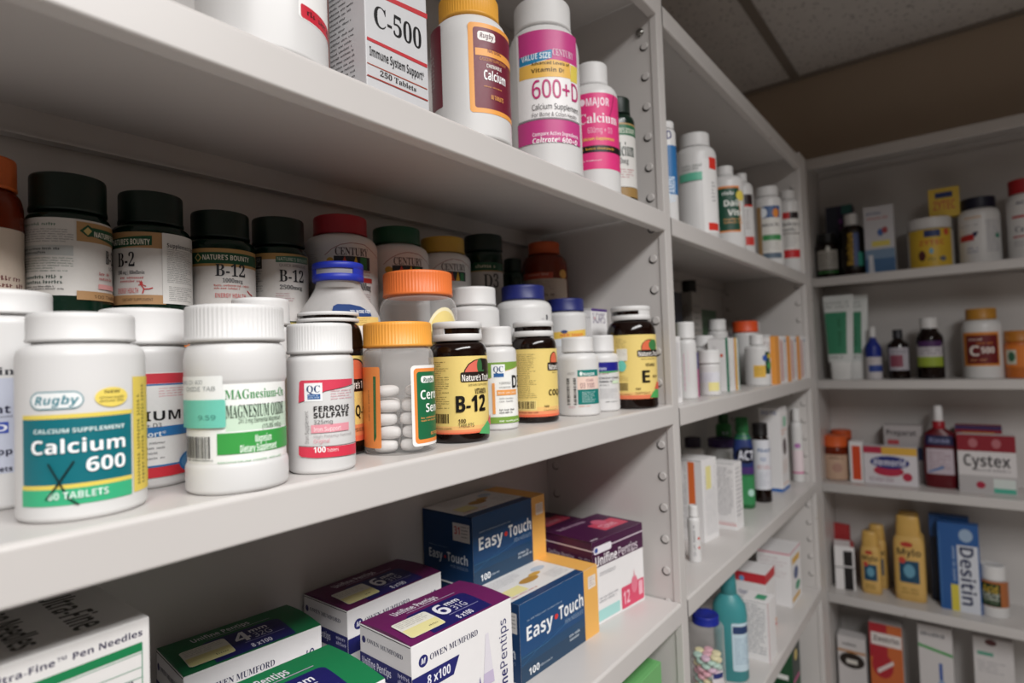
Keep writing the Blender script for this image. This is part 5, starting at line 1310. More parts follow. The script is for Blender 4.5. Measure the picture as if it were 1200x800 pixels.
carton('medicine_carton', 'yellow and green edged carton, rightmost of three thin cartons', 'carton', 'cartons on the second shelf of the far bay', (-0.3490, 1.0920, 1.4300), 0.0000, 0.0340, 0.0150, 0.0940,
 F=[('r',0.0,0.0,3.0,94.0,'e0b84a'),
  ('r',12.0,0.0,15.0,94.0,'2a7a58'),
  ('f',5.0,10.0,10.0,84.0,2,1,'a8a8a8')],
 L=[('r',31.0,0.0,34.0,94.0,'e0b84a'),
  ('r',0.0,0.0,3.0,94.0,'2a7a58'),
  ('f',8.0,20.0,14.0,80.0,2,1,'b8b8b8'),
  ('e',20.0,60.0,26.0,66.0,'d8502c')])
bottle('pill_bottle', 'white bottle with an amber sticker and a dark picture strip on the far bay', 'bottle', 'bottles on the second shelf of the far bay', (-0.3346, 1.2281, 1.4300), -1.3048, 0.0237, 0.0722, 0.0807, 0.1011, 0.0135, capstyle='smooth', lod=1,
 els=[('r',-8.07,16.69,14.83,40.14,'e6b850'),
  ('f',-5.17,20.03,11.93,37.45,3,0,'8a6a2a'),
  ('r',15.06,22.96,28.0,66.52,'2a4a3a'),
  ('e',20.53,52.85,36.72,62.95,'d8b83c'),
  ('e',9.14,48.18,19.05,60.58,'3a5aa8'),
  ('e',19.39,32.66,36.72,46.09,'4a9a5a')])
bottle('pill_bottle', 'white bottle with a small red dot behind the amber stickered one', 'bottle', 'bottles on the second shelf of the far bay', (-0.3750, 1.4525, 1.4300), -1.3181, 0.0138, 0.0778, 0.0878, 0.1058, 0.0110, capstyle='smooth', lod=1,
 els=[('e',-14.13,77.4,-7.24,84.19,'c8382c')])
bottle('plastic_jar', 'white jar with a wide bright orange cap at the back of the far bay', 'jar', 'bottles on the second shelf of the far bay', (-0.3850, 1.3283, 1.4300), -1.2887, 0.0270, 0.1027, 0.1100, 0.1340, 0.0261, cap='e0562a', lod=1)
carton('medicine_carton', 'long pale grey carton lettered in navy at the back of the second shelf', 'carton', 'cartons on the second shelf of the far bay', (-0.4460, 1.4800, 1.4300), 0.0000, 0.0980, 0.0320, 0.1402,
 L=[('t','Mucinex','b',8.0,98.0,92.0,122.0,0,'34305a'),
  ('f',20.0,130.0,90.0,136.0,1,0,'8a8490')], col='cfc9c6')
carton('medicine_carton', 'low dark green carton lying behind the orange capped jar', 'carton', 'cartons on the second shelf of the far bay', (-0.4780, 1.3050, 1.4300), 0.0000, 0.0360, 0.1300, 0.1650,
 F=[('r',6.0,70.0,124.0,150.0,'3f7044')], col='2f5a34')
carton('medicine_carton', 'orange striped white carton, leftmost of a row of three', 'carton', 'cartons on the second shelf of the far bay', (-0.3215, 1.3017, 1.4300), 0.0000, 0.0300, 0.0915, 0.0977,
 F=[('r',0.0,0.0,30.0,97.7,'eca04a'),
  ('r',36.0,4.0,58.0,89.7,'d8b4ae'),
  ('f',40.0,10.0,54.0,87.7,2,1,'c8787a'),
  ('f',64.0,10.0,84.0,87.7,2,1,'b0a4a4'),
  ('e',74.0,84.7,84.0,92.7,'3a7aa0')],
 L=[('r',20.0,0.0,30.0,97.7,'eca04a'),
  ('f',6.0,10.0,20.0,87.7,2,1,'b0a4a4')])
carton('medicine_carton', 'orange striped white carton, middle of a row of three', 'carton', 'cartons on the second shelf of the far bay', (-0.3215, 1.3942, 1.4300), 0.0000, 0.0300, 0.0915, 0.0983,
 F=[('r',0.0,0.0,30.0,98.31,'eca04a'),
  ('r',36.0,4.0,58.0,90.31,'d8b4ae'),
  ('f',40.0,10.0,54.0,88.31,2,1,'c8787a'),
  ('f',64.0,10.0,84.0,88.31,2,1,'b0a4a4'),
  ('e',74.0,85.31,84.0,93.31,'3a7aa0')],
 L=[('r',20.0,0.0,30.0,98.31,'eca04a'),
  ('f',6.0,10.0,20.0,88.31,2,1,'b0a4a4')])
carton('medicine_carton', 'orange striped white carton, rightmost of a row of three', 'carton', 'cartons on the second shelf of the far bay', (-0.3215, 1.4868, 1.4300), 0.0000, 0.0300, 0.0915, 0.0988,
 F=[('r',0.0,0.0,30.0,98.76,'eca04a'),
  ('r',36.0,4.0,58.0,90.76,'d8b4ae'),
  ('f',40.0,10.0,54.0,88.76,2,1,'c8787a'),
  ('f',64.0,10.0,84.0,88.76,2,1,'b0a4a4'),
  ('e',74.0,85.76,84.0,93.76,'3a7aa0')],
 L=[('r',20.0,0.0,30.0,98.76,'eca04a'),
  ('f',6.0,10.0,20.0,88.76,2,1,'b0a4a4')])
bottle('vitamin_bottle', 'dark bottle with pale grey label at the back left of the far bay', 'bottle', 'bottles on the second shelf of the far bay', (-0.4550, 1.1927, 1.4300), -1.2063, 0.0179, 0.1809, 0.1901, 0.2202, 0.0145, body='A', cap='121212', capstyle='smooth', lod=1,
 els=[('r',-22.0,128.03,26.0,189.77,'7a766c'),
  ('f',-18.37,149.54,5.44,181.25,5,0,'4a463e')])
carton('medicine_carton', 'tall yellow green carton edge behind the post of the far bay', 'carton', 'cartons on the second shelf of the far bay', (-0.4200, 0.8600, 1.4300), 0.0000, 0.0300, 0.0500, 0.1500,
 F=[('r',2.0,100.0,48.0,130.0,'3a5a2c')], col='8a8a3c')
carton('medicine_carton', 'tall navy carton at the back of the second shelf of the far bay', 'carton', 'cartons on the second shelf of the far bay', (-0.4550, 1.0650, 1.4300), 0.0000, 0.0500, 0.0450, 0.1850,
 L=[('e',10.0,140.0,30.0,165.0,'2a3f8a'),
  ('f',8.0,100.0,42.0,130.0,3,0,'5a5a66')], col='1c2230')
carton('medicine_carton', 'tall grey and green carton at the back of the second shelf of the far bay', 'carton', 'cartons on the second shelf of the far bay', (-0.4450, 1.1450, 1.4300), 0.0000, 0.0450, 0.0500, 0.1900,
 F=[('f',8.0,20.0,42.0,165.0,8,0,'5a5a58')],
 L=[('e',10.0,95.0,34.0,130.0,'3a6a50'),
  ('f',8.0,140.0,38.0,165.0,3,0,'5a3a3a')], col='8d8882')
carton('medicine_carton', 'large white carton with orange stripe at the front of the third shelf', 'carton', 'things on the third shelf of the far bay', (-0.3840, 0.9900, 1.1834), -0.1200, 0.0580, 0.0520, 0.1364,
 F=[('f',5.0,10.0,46.0,122.39,5,1,'b0b0b4'),
  ('rr',12.0,86.39,30.0,124.39,1.0,'ece29a')],
 L=[('r',32.0,0.0,44.0,132.39,'e8743a'),
  ('f',3.0,20.0,28.0,126.39,4,1,'8a8a8e'),
  ('r',16.0,30.0,20.0,122.39,'c8a83c')])
bottle('squeeze_bottle', 'slim white plastic bottle beside the post on the third shelf', 'bottle', 'things on the third shelf of the far bay', (-0.3427, 0.8748, 1.1834), -1.1974, 0.0094, 0.0601, 0.0671, 0.0843, 0.0069, capstyle='smooth', lod=1,
 els=[('f',-3.0,10.0,2.0,62.0,1,1,'7a7a80'),
  ('e',5.0,20.0,9.0,24.0,'c84a3c'),
  ('e',5.0,34.0,9.0,38.0,'c84a3c')])
carton('medicine_carton', 'thin red edged carton between the post and slim white bottle', 'carton', 'things on the third shelf of the far bay', (-0.3530, 0.7950, 1.1834), 0.0000, 0.0300, 0.0120, 0.0850,
 F=[('r',0.0,0.0,12.0,85.0,'b8442c')],
 L=[('r',26.0,0.0,30.0,85.0,'b8442c')])
carton('medicine_carton', 'white carton covered with fine black text on the third shelf', 'carton', 'things on the third shelf of the far bay', (-0.3560, 1.0750, 1.1834), -0.0500, 0.0420, 0.0360, 0.1179,
 F=[('f',4.0,20.0,32.0,109.88,8,0,'8a8a90')],
 L=[('f',4.0,23.58,38.0,109.88,14,0,'5a5a60'),
  ('r',0.0,8.0,42.0,10.0,'d8a0a0'),
  ('r',0.0,12.0,42.0,13.0,'d8a0a0')])
bottle('plastic_jar', 'white jar with a wide purple cap behind the text covered carton', 'jar', 'things on the third shelf of the far bay', (-0.4380, 1.2999, 1.1834), -1.2458, 0.0319, 0.0962, 0.1085, 0.1262, 0.0292, cap='3a2458', capstyle='smooth', lod=1,
 els=[('t','9.3','b',2.0,138.0,14.0,144.0,0,'c0b8d0')])
bottle('plastic_jar', 'dark purple capped jar at the back left of the third shelf', 'jar', 'things on the third shelf of the far bay', (-0.4500, 1.1622, 1.1834), -1.2014, 0.0215, 0.1142, 0.1252, 0.1447, 0.0158, cap='22182e', capstyle='smooth', lod=1)
bottle('mouthwash_bottle', 'green bottle at the back of the third shelf', 'bottle', 'things on the third shelf of the far bay', (-0.4500, 1.3541, 1.1834), -1.2499, 0.0175, 0.1425, 0.1533, 0.1743, 0.0110, body='2f7a3c', cap='24522c', capstyle='smooth', lod=1)
shaped('mouthwash_bottle', 'green mouthwash bottle with a navy and purple label', 'bottle', 'things on the third shelf of the far bay', (-0.3720, 1.2297, 1.1834), -1.2770, [(0, 17, 17, 3), (3, 20, 19.5, 3), (81.69162761175579, 20, 19.5, 3), (119.81438716390849, 20, 19.5, 3), (141.59882119371002, 17, 16, 2.6), (150.67566870612734, 11, 11, 2), (156.12177721357773, 9, 9, 2)], '2b6f3f', [(152.4910382086108, 12, 12, 2), (156.12177721357773, 13, 13, 2), (179.72158074586272, 12, 12, 2), (181.5369502483462, 11, 11, 2)], '2b6f3f', R=0.0195, flat=1.0, els=[('r',-26,83.50699711423925,34,145.22956019867695,'22346c'),
  ('r',-26,68.98404109437155,34,83.50699711423925,'4a3070'),
  ('e',-14,90.7684751241731,26,123.44512616887542,'12142a'),
  ('t','ACT','b',-9,98.02995313410695,20,116.18364815894157,0,'e8eaf4'),
  ('r',-26,9.07684751241731,34,65.35330208940462,'3a8a54'),
  ('e',6,25.41517303476847,18,39.938129054636164,'b8dcd0')])
bottle('medicine_bottle', 'dark brown bottle with a white label and black cap on the third shelf', 'bottle', 'things on the third shelf of the far bay', (-0.3552, 1.2951, 1.1834), -1.3031, 0.0182, 0.1271, 0.1372, 0.1632, 0.0149, body='A', cap='151213', capstyle='smooth', shape='slope', lod=1,
 els=[('r',-36.0,26.96,40.0,129.74,'dcdde4'),
  ('t','Nazil','b',-5.81,104.68,28.36,112.49,0,'4a6a9a'),
  ('t','NR','h',-0.83,85.53,9.8,93.37,0,'5a7aa8'),
  ('f',-8.01,67.99,28.38,77.67,2,0,'c8807a'),
  ('f',-4.37,33.66,17.38,62.25,4,0,'b0b4c0')])
carton('medicine_carton', 'tall white carton with a blue base on the third shelf', 'carton', 'things on the third shelf of the far bay', (-0.3610, 1.4250, 1.1834), 0.0000, 0.0450, 0.0620, 0.1866,
 F=[('r',0.0,0.0,62.0,7.0,'2a66b0'),
  ('e',16.0,78.38,46.0,115.7,'4a3a3c'),
  ('f',8.0,123.17,54.0,138.1,2,0,'e0a080'),
  ('f',8.0,37.32,54.0,67.18,4,0,'d8a890'),
  ('r',26.0,141.83,50.0,164.23,'8ac8a8'),
  ('f',10.0,12.0,50.0,18.0,1,0,'e08a5a')],
 L=[('r',0.0,0.0,45.0,7.0,'2a66b0'),
  ('t','0516','b',6.0,170.62,38.0,179.62,0,'8a90b0')])
bottle('squeeze_bottle', 'white and pink plastic bottle at the right end of the third shelf', 'bottle', 'things on the third shelf of the far bay', (-0.3350, 1.5282, 1.1834), -1.3550, 0.0129, 0.1270, 0.1427, 0.1738, 0.0083, capstyle='smooth', lod=1,
 els=[('r',-16.0,20.0,18.0,75.0,'e6d6da'),
  ('r',-16.0,20.0,18.0,24.0,'d06a9a'),
  ('e',-6.0,80.0,8.0,92.0,'b07ab0')])
shaped('spray_bottle', 'tall teal plastic bottle on the fourth shelf of the far bay', 'bottle', 'things on the fourth shelf of the far bay', (-0.3520, 1.0450, 0.9328), -1.2459, [(0, 20, 24, 2.6), (4, 23, 28, 2.6), (89.82188761615112, 23, 28, 2.6), (107.78626513938134, 23, 29, 2.4), (125.75064266261155, 21, 27, 2.2), (138.32570692887273, 15, 19, 2), (145.51145793816482, 11, 12, 2)], '418f93', [(143.71502018584178, 12, 13, 2), (145.51145793816482, 13, 14, 2), (176.9491186038177, 12, 12, 2), (179.64377523230223, 10, 10, 2)], '3a8488', R=0.028, flat=0.83, els=[('rr',2,20,40,100.60051413008927,3,'c4d8e2'),
  ('r',4,82.63613660685903,40,95.21120087312019,'2a3f6a'),
  ('f',6,30,38,75.45038559756694,7,0,'5a7a9a')])
bottle('tablet_tub', 'clear tub of pastel tablets with a dark blue cap on the fourth shelf', 'bottle', 'things on the fourth shelf of the far bay', (-0.3520, 0.9297, 0.9328), -1.2089, 0.0273, 0.1299, 0.1362, 0.1494, 0.0208, body='C', cap='1b2a8e', capstyle='smooth',
 els=[('p',[(6.0, 66.0), (26.0, 72.0), (30.0, 44.0), (14.0, 14.0), (8.0, 30.0)],'d8d2d4'),
  ('r',8.0,60.0,26.0,68.0,'2a3470'),
  ('p',[(10.0, 20.0), (24.0, 44.0), (27.0, 40.0), (14.0, 16.0)],'b04a3c')])
carton('medicine_carton', 'white carton with rows of black text at the front of the fourth shelf', 'carton', 'things on the fourth shelf of the far bay', (-0.3315, 1.1465, 0.9328), -0.0000, 0.0448, 0.0500, 0.1076,
 F=[('r',0.0,0.0,3.0,107.56,'c87a80')],
 L=[('f',4.0,10.76,39.79,101.56,11,0,'4a5060')],
 T=[('rr',12.0,8.0,36.0,26.0,2.0,'4aa07a')])
carton('medicine_carton', 'white carton with a red top band and red foot on the fourth shelf', 'carton', 'things on the fourth shelf of the far bay', (-0.3720, 1.2620, 0.9328), 0.0000, 0.0650, 0.0700, 0.1197,
 F=[('r',0.0,100.54,70.0,119.69,'c8323c'),
  ('r',0.0,0.0,70.0,5.0,'d04038'),
  ('r',0.0,8.0,70.0,14.0,'e8b08a')],
 L=[('r',0.0,100.54,65.0,119.69,'c8323c'),
  ('e',14.0,100.54,24.0,111.31,'6aa0d0'),
  ('t','Famotidine','i',12.0,74.21,54.0,83.78,0,'7a7a9a'),
  ('f',12.0,59.84,54.0,69.42,2,0,'9a9aa6')])
carton('medicine_carton', 'white carton with yellow, navy and green pictures at the end of the fourth shelf', 'carton', 'things on the fourth shelf of the far bay', (-0.3660, 1.4400, 0.9328), 0.0000, 0.0700, 0.1000, 0.1170,
 F=[('r',20.0,86.6,86.0,100.64,'e0b04a'),
  ('e',30.0,49.15,70.0,77.24,'4a5a88'),
  ('e',40.0,23.4,84.0,42.13,'4aa07a'),
  ('r',10.0,7.02,80.0,16.38,'e0b04a'),
  ('r',0.0,113.02,100.0,117.02,'d89aa4')],
 L=[('f',6.0,58.51,62.0,105.32,4,0,'c8b0b4'),
  ('r',0.0,113.02,70.0,117.02,'d89aa4')])
bottle('squeeze_bottle', 'white bottle with a yellow green label behind the red topped carton', 'bottle', 'things on the fourth shelf of the far bay', (-0.4300, 1.5416, 0.9328), -1.2988, 0.0178, 0.0690, 0.0738, 0.0850, 0.0128, capstyle='smooth', lod=1,
 els=[('r',-20.0,60.0,22.0,120.0,'e4e4e0'),
  ('r',-20.0,92.0,22.0,108.0,'c8cc5a')])
carton('medicine_carton', 'green and black carton low at the end of the far bay', 'carton', None, (-0.3720, 1.4500, 0.6830), 0.0000, 0.0600, 0.0700, 0.1507,
 F=[('r',0.0,75.33,70.0,150.66,'23302a'),
  ('e',20.0,111.49,44.0,135.6,'d8c06a'),
  ('r',4.0,67.8,60.0,75.33,'c8508a')],
 L=[('p',[(8.0, 90.4), (30.0, 150.66), (34.0, 90.4)],'2f9a4a'),
  ('r',4.0,75.33,50.0,85.88,'e8e8e4')], col='1d4a2c')
carton('medicine_carton', 'white carton with green band in front of the green and black one', 'carton', None, (-0.3620, 1.3650, 0.6830), 0.0000, 0.0600, 0.0600, 0.0678,
 F=[('r',4.0,52.73,56.0,61.77,'2f8a44')],
 L=[('r',4.0,52.73,56.0,61.77,'2f8a44'),
  ('f',6.0,15.07,54.0,45.2,3,0,'9a9aa0')])
bottle('dropper_bottle', 'small dark bottle with grey label at the left of its shelf', 'bottle', 'things on the top stocked shelf of the end wall', (-0.3383, 2.0687, 1.7144), -1.4087, 0.0337, 0.0969, 0.1143, 0.1438, 0.0248, body='A', cap='161616', capstyle='smooth', lod=1,
 els=[('r',-32.0,28.34,34.0,89.53,'a8a49c'),
  ('e',-3.85,83.31,8.51,101.23,'d8d8d0'),
  ('f',-25.99,35.56,27.49,77.34,3,0,'5a5850'),
  ('r',-32.0,17.56,34.0,23.55,'3a7a3c')])
carton('medicine_carton', 'tall dark purple carton behind the small dark bottle', 'carton', 'things on the top stocked shelf of the end wall', (-0.3077, 2.1440, 1.7144), -1.5708, 0.0520, 0.0742, 0.2380,
 F=[('r',0.0,0.0,33.4,237.99,'2c3040'),
  ('r',44.53,209.43,74.21,237.99,'2f6a66'),
  ('f',37.11,142.79,66.79,199.91,2,0,'7a3a80')], col='2a2140')
bottle('medicine_bottle', 'dark brown bottle with white cap and yellow print beside a carton', 'bottle', 'things on the top stocked shelf of the end wall', (-0.2675, 2.0639, 1.7144), -1.4419, 0.0339, 0.1329, 0.1578, 0.1933, 0.0186, body='A', capstyle='smooth', lod=1,
 els=[('r',-30.0,20.47,34.0,137.46,'1a1612'),
  ('t','Robitus','b',-15.02,34.18,2.05,131.32,90,'c8a03c'),
  ('r',3.5,30.2,17.84,130.24,'4a5a88'),
  ('r',14.93,29.75,34.0,71.62,'3f9a86')])
carton('medicine_carton', 'white and blue carton with a yellow flash on the shelf of the end wall', 'carton', 'things on the top stocked shelf of the end wall', (-0.1931, 2.0550, 1.7144), -1.5708, 0.0500, 0.0748, 0.1998,
 F=[('r',0.0,0.0,74.76,71.94,'4a6f98'),
  ('r',0.0,43.96,74.76,71.94,'7a94b0'),
  ('f',7.48,171.86,63.54,183.85,1,0,'34508a'),
  ('f',8.97,157.87,59.81,167.87,1,0,'c04a50'),
  ('e',33.64,109.91,48.59,131.89,'4a6aa8'),
  ('e',44.85,115.91,59.81,135.89,'a84a50'),
  ('r',18.69,79.94,63.54,95.92,'e0d06a'),
  ('p',[(7.48, 0.0), (22.43, 0.0), (19.44, 55.96), (8.97, 55.96)],'d4d6dc')], col='c9c8cc')
bottle('powder_tub', 'yellow tub with a white lid carrying a small yellow carton', 'tub', 'things on the top stocked shelf of the end wall', (-0.0738, 2.0851, 1.7144), -1.5354, 0.0551, 0.1067, 0.1144, 0.1460, 0.0530, capstyle='smooth',
 els=[('r',-60.0,-8.47,60.0,111.6,'d8b43c'),
  ('r',-13.83,89.03,24.87,108.01,'26386e'),
  ('t','ZYTEC','b',-26.28,65.76,34.69,79.86,0,'c85a3c'),
  ('e',34.31,90.58,48.7,110.68,'c8503a'),
  ('e',-29.54,21.84,-11.71,51.85,'5a3030'),
  ('e',-3.25,40.39,6.98,56.65,'7ab0c8'),
  ('e',22.59,18.82,37.16,32.33,'3a5a98'),
  ('f',-6.59,17.14,39.84,30.65,1,0,'8a7a3a')])
carton('medicine_carton', 'small yellow carton lying on the lid of the yellow tub', 'carton', 'things on the top stocked shelf of the end wall', (-0.0361, 2.0851, 1.8604), -1.5708, 0.0360, 0.0716, 0.0830,
 F=[('r',15.76,54.79,55.88,70.56,'23356c'),
  ('t','ZYTEC','b',10.75,20.75,60.89,46.49,0,'c86a4a')], col='d9b848')
bottle('vitamin_bottle', 'white bottle with a navy cap and slanted red label flash', 'bottle', 'things on the top stocked shelf of the end wall', (0.0387, 2.0763, 1.7144), -1.5895, 0.0463, 0.1307, 0.1532, 0.1837, 0.0385, cap='191a2c', capstyle='smooth', lod=1,
 els=[('t','PEDIA','i',-33.42,124.36,4.91,129.3,0,'d89a3c'),
  ('t','Lax-A','i',-50.59,105.21,-2.24,106.93,0,'4a4e60'),
  ('p',[(-51.32, 80.01), (-11.7, 82.41), (-12.58, 64.14), (-53.12, 64.17)],'b83030'),
  ('p',[(-15.87, 85.88), (-2.32, 87.52), (-7.9, 73.8), (-12.93, 74.74)],'24264e'),
  ('f',-29.76,27.95,-3.95,46.25,2,0,'7a80a0'),
  ('f',14.72,27.83,49.34,116.12,9,0,'5a5e7a'),
  ('e',36.5,66.52,50.68,79.56,'2f8a70')])
bottle('vitamin_bottle', 'white bottle with a red cap cut by the right edge of the picture', 'bottle', 'things on the top stocked shelf of the end wall', (0.1361, 2.0694, 1.7144), -1.6365, 0.0394, 0.1495, 0.1755, 0.2139, 0.0330, cap='a8242a', capstyle='smooth', lod=1,
 els=[('t','ACME','b',-18.41,145.13,18.1,153.05,0,'24264e'),
  ('r',-30.08,109.64,40.0,115.71,'b83438'),
  ('t','Ca','f',-23.26,72.17,-4.34,87.5,0,'4a5060'),
  ('r',-29.61,58.17,40.0,62.22,'b83438'),
  ('f',-28.51,32.54,30.0,50.25,3,0,'6a6e7a')])
shaped('ointment_tube', 'white ointment tube with a broad green panel standing on its cap, left one', 'tube', 'things on the second shelf of the end wall', (-0.3127, 2.0520, 1.4015), -1.5708, [(51.88000911388083, 11, 32.908933627384855, 2), (62.25601093665699, 12, 34.55438030875409, 2), (129.70002278470207, 9.5, 37.02255033080796, 2.2), (207.52003645552333, 4.5, 39.90208202320413, 2.6), (243.83604283523988, 1.6, 41.136167034231065, 4), (258.1030453415571, 1.2, 41.136167034231065, 6), (259.40004556940414, 1.0, 41.136167034231065, 6)], 'dfe2e0', [(0, 10, 25.50442356122326, 2), (1, 11, 27.149870242592502, 2), (54.47400956957487, 11.5, 28.795316923961742, 2)], 'f0f0ee', R=0.041136167034231064, els=[('r',-49.363400441077275,77.82001367082124,22.62489186882709,207.52003645552333,'3f8a68'),
  ('f',-41.136167034231065,62.25601093665699,16.454466813692427,72.63201275943317,1,0,'5a6a62'),
  ('f',-37.02255033080796,217.89603827829947,28.795316923961742,241.24204237954586,2,0,'9aa09c'),
  ('f',-8.227233406846214,103.76001822776166,8.227233406846214,186.76803280997098,1,1,'2c6a4c')])
shaped('ointment_tube', 'white ointment tube half hidden behind the first one, standing on its cap', 'tube', 'things on the second shelf of the end wall', (-0.2771, 2.0870, 1.4015), -1.5708, [(51.654460265363156, 11, 31.824887489542256, 2), (61.98535231843578, 12, 33.41613186401936, 2), (129.13615066340788, 9.5, 35.80299842573504, 2.2), (206.61784106145262, 4.5, 38.58767608106998, 2.6), (242.7759632472068, 1.6, 39.78110936192782, 4), (256.9809398201817, 1.2, 39.78110936192782, 6), (258.27230132681575, 1.0, 39.78110936192782, 6)], 'dfe2e0', [(0, 10, 24.664287804395247, 2), (1, 11, 26.25553217887236, 2), (54.237183278631306, 11.5, 27.84677655334947, 2)], 'f0f0ee', R=0.039781109361927816, els=[('r',-47.73733123431338,77.48169039804472,21.8796101490603,206.61784106145262,'3f8a68'),
  ('f',-39.78110936192782,61.98535231843578,15.912443744771128,72.31624437150842,1,0,'5a6a62'),
  ('f',-35.80299842573504,216.94873311452523,27.84677655334947,240.19324023393867,2,0,'9aa09c'),
  ('f',-7.956221872385564,103.30892053072631,7.956221872385564,185.95605695530733,1,1,'2c6a4c')])
bottle('nasal_spray', 'small blue and white spray bottle with a pointed white tip', 'bottle', 'things on the second shelf of the end wall', (-0.2271, 2.0613, 1.4015), -1.4611, 0.0213, 0.0921, 0.1255, 0.1563, 0.0087, body='1f2f86', capstyle='smooth', shape='slope', lod=1,
 els=[('r',-60.0,1.0,60.0,66.0,'cfcacc'),
  ('r',-14.0,22.0,30.0,42.0,'3a4f98'),
  ('f',-8.0,46.0,14.0,62.0,3,0,'a88a90')])
bottle('medicine_bottle', 'short black bottle with a grey and red label on the end wall', 'bottle', 'things on the second shelf of the end wall', (-0.1642, 2.0679, 1.4015), -1.4916, 0.0279, 0.0997, 0.1198, 0.1450, 0.0126, body='A', cap='2a2a30', capstyle='smooth', shape='slope', lod=1,
 els=[('r',-28.86,25.5,30.0,91.73,'b8b4bc'),
  ('r',-23.56,34.98,10.4,70.04,'8a4a5a'),
  ('f',-18.49,73.75,22.38,85.41,2,0,'4a4a5a')])
bottle('medicine_bottle', 'dark bottle with white cap and a lime green label band', 'bottle', 'things on the second shelf of the end wall', (-0.0880, 2.0730, 1.4015), -1.5284, 0.0330, 0.1159, 0.1441, 0.1747, 0.0215, body='A', capstyle='smooth', shape='slope', lod=1,
 els=[('r',-43.32,34.85,36.0,99.06,'c4c0c4'),
  ('r',-43.32,34.85,36.0,62.77,'96a83c'),
  ('r',-33.22,91.01,32.5,107.66,'4a2a5a'),
  ('f',-25.42,66.7,29.27,86.37,2,0,'7a7480')])
bottle('vitamin_bottle', 'white bottle with gold cap and a maroon vitamin C label', 'bottle', 'things on the second shelf of the end wall', (0.0307, 2.0852, 1.4015), -1.5855, 0.0452, 0.1333, 0.1616, 0.1920, 0.0342, cap='b88230', lod=1,
 els=[('r',-51.25,34.07,40.0,126.27,'d88a3c'),
  ('r',-39.45,40.17,36.0,118.48,'6a1c20'),
  ('f',-29.9,101.46,-1.77,110.22,1,0,'e8dcd0'),
  ('t','C','b',-29.8,62.28,-6.87,89.44,0,'f0e8e0'),
  ('t','500','b',-3.25,68.96,25.89,85.22,0,'f0e8e0'),
  ('f',-13.4,91.79,27.56,99.02,1,0,'d88a3c'),
  ('f',-28.77,45.7,25.0,54.39,1,0,'d8a070')])
bottle('medicine_jar', 'orange jar with an orange cap at the right edge of the second shelf', 'jar', 'things on the second shelf of the end wall', (0.1078, 2.0772, 1.4015), -1.6227, 0.0322, 0.0882, 0.0973, 0.1267, 0.0311, body='c0692a', cap='b8762c', lod=1,
 els=[('r',-43.1,29.26,40.0,87.04,'d87a30'),
  ('r',-34.19,36.8,-7.24,75.94,'c8c8b8'),
  ('e',-26.65,43.91,-9.88,70.94,'3a6a50')])
bottle('vitamin_bottle', 'orange brown bottle with orange cap and cream label, front of a pair', 'bottle', 'things on the third shelf of the end wall', (-0.3439, 2.0753, 1.0898), -1.4066, 0.0353, 0.0916, 0.1018, 0.1353, 0.0335, body='O', cap='d8602c', lod=1,
 els=[('r',-38.85,2.68,40.0,78.74,'c8a890'),
  ('f',-18.86,61.87,27.68,74.17,1,0,'6a4a3a'),
  ('e',-11.81,24.96,16.62,53.66,'b89080')])
bottle('vitamin_bottle', 'orange capped bottle standing behind the front orange one', 'bottle', 'things on the third shelf of the end wall', (-0.3366, 2.1424, 1.0898), -1.4150, 0.0324, 0.1035, 0.1192, 0.1448, 0.0288, body='O', cap='c8562a', lod=1)
carton('medicine_carton', 'narrow white carton with an orange red face beside the orange bottles', 'carton', 'things on the third shelf of the end wall', (-0.2847, 2.0700, 1.0898), -1.5708, 0.0500, 0.0351, 0.1218,
 F=[('r',7.02,7.31,29.84,109.66,'d8502c')])
carton('medicine_carton', 'white carton with a navy oval and red banner on the third shelf', 'carton', 'things on the third shelf of the end wall', (-0.1985, 2.0725, 1.0898), -1.5708, 0.0450, 0.1334, 0.1100,
 F=[('r',0.0,90.23,53.38,110.03,'b8304a'),
  ('r',46.7,88.03,133.44,110.03,'e0b04a'),
  ('e',24.02,24.21,100.08,55.02,'b8304a'),
  ('e',16.01,46.21,114.76,83.62,'26307a'),
  ('t','Hemorid','i',24.02,55.02,106.75,74.82,0,'e4e4f0'),
  ('e',96.08,13.2,120.09,37.41,'b8304a'),
  ('f',13.34,6.6,80.06,19.81,2,0,'8a5a70')], col='dcd8dc')
carton('medicine_carton', 'grey white carton with black lettering behind the navy oval carton', 'carton', 'things on the third shelf of the end wall', (-0.1685, 2.1350, 1.0898), -1.5708, 0.0500, 0.0966, 0.1687,
 F=[('t','Preparat','b',7.73,138.29,82.11,155.16,0,'3a363a'),
  ('r',9.66,111.31,38.64,124.8,'b84a50'),
  ('r',0.0,67.46,96.6,104.56,'34406a')], col='b4aeae')
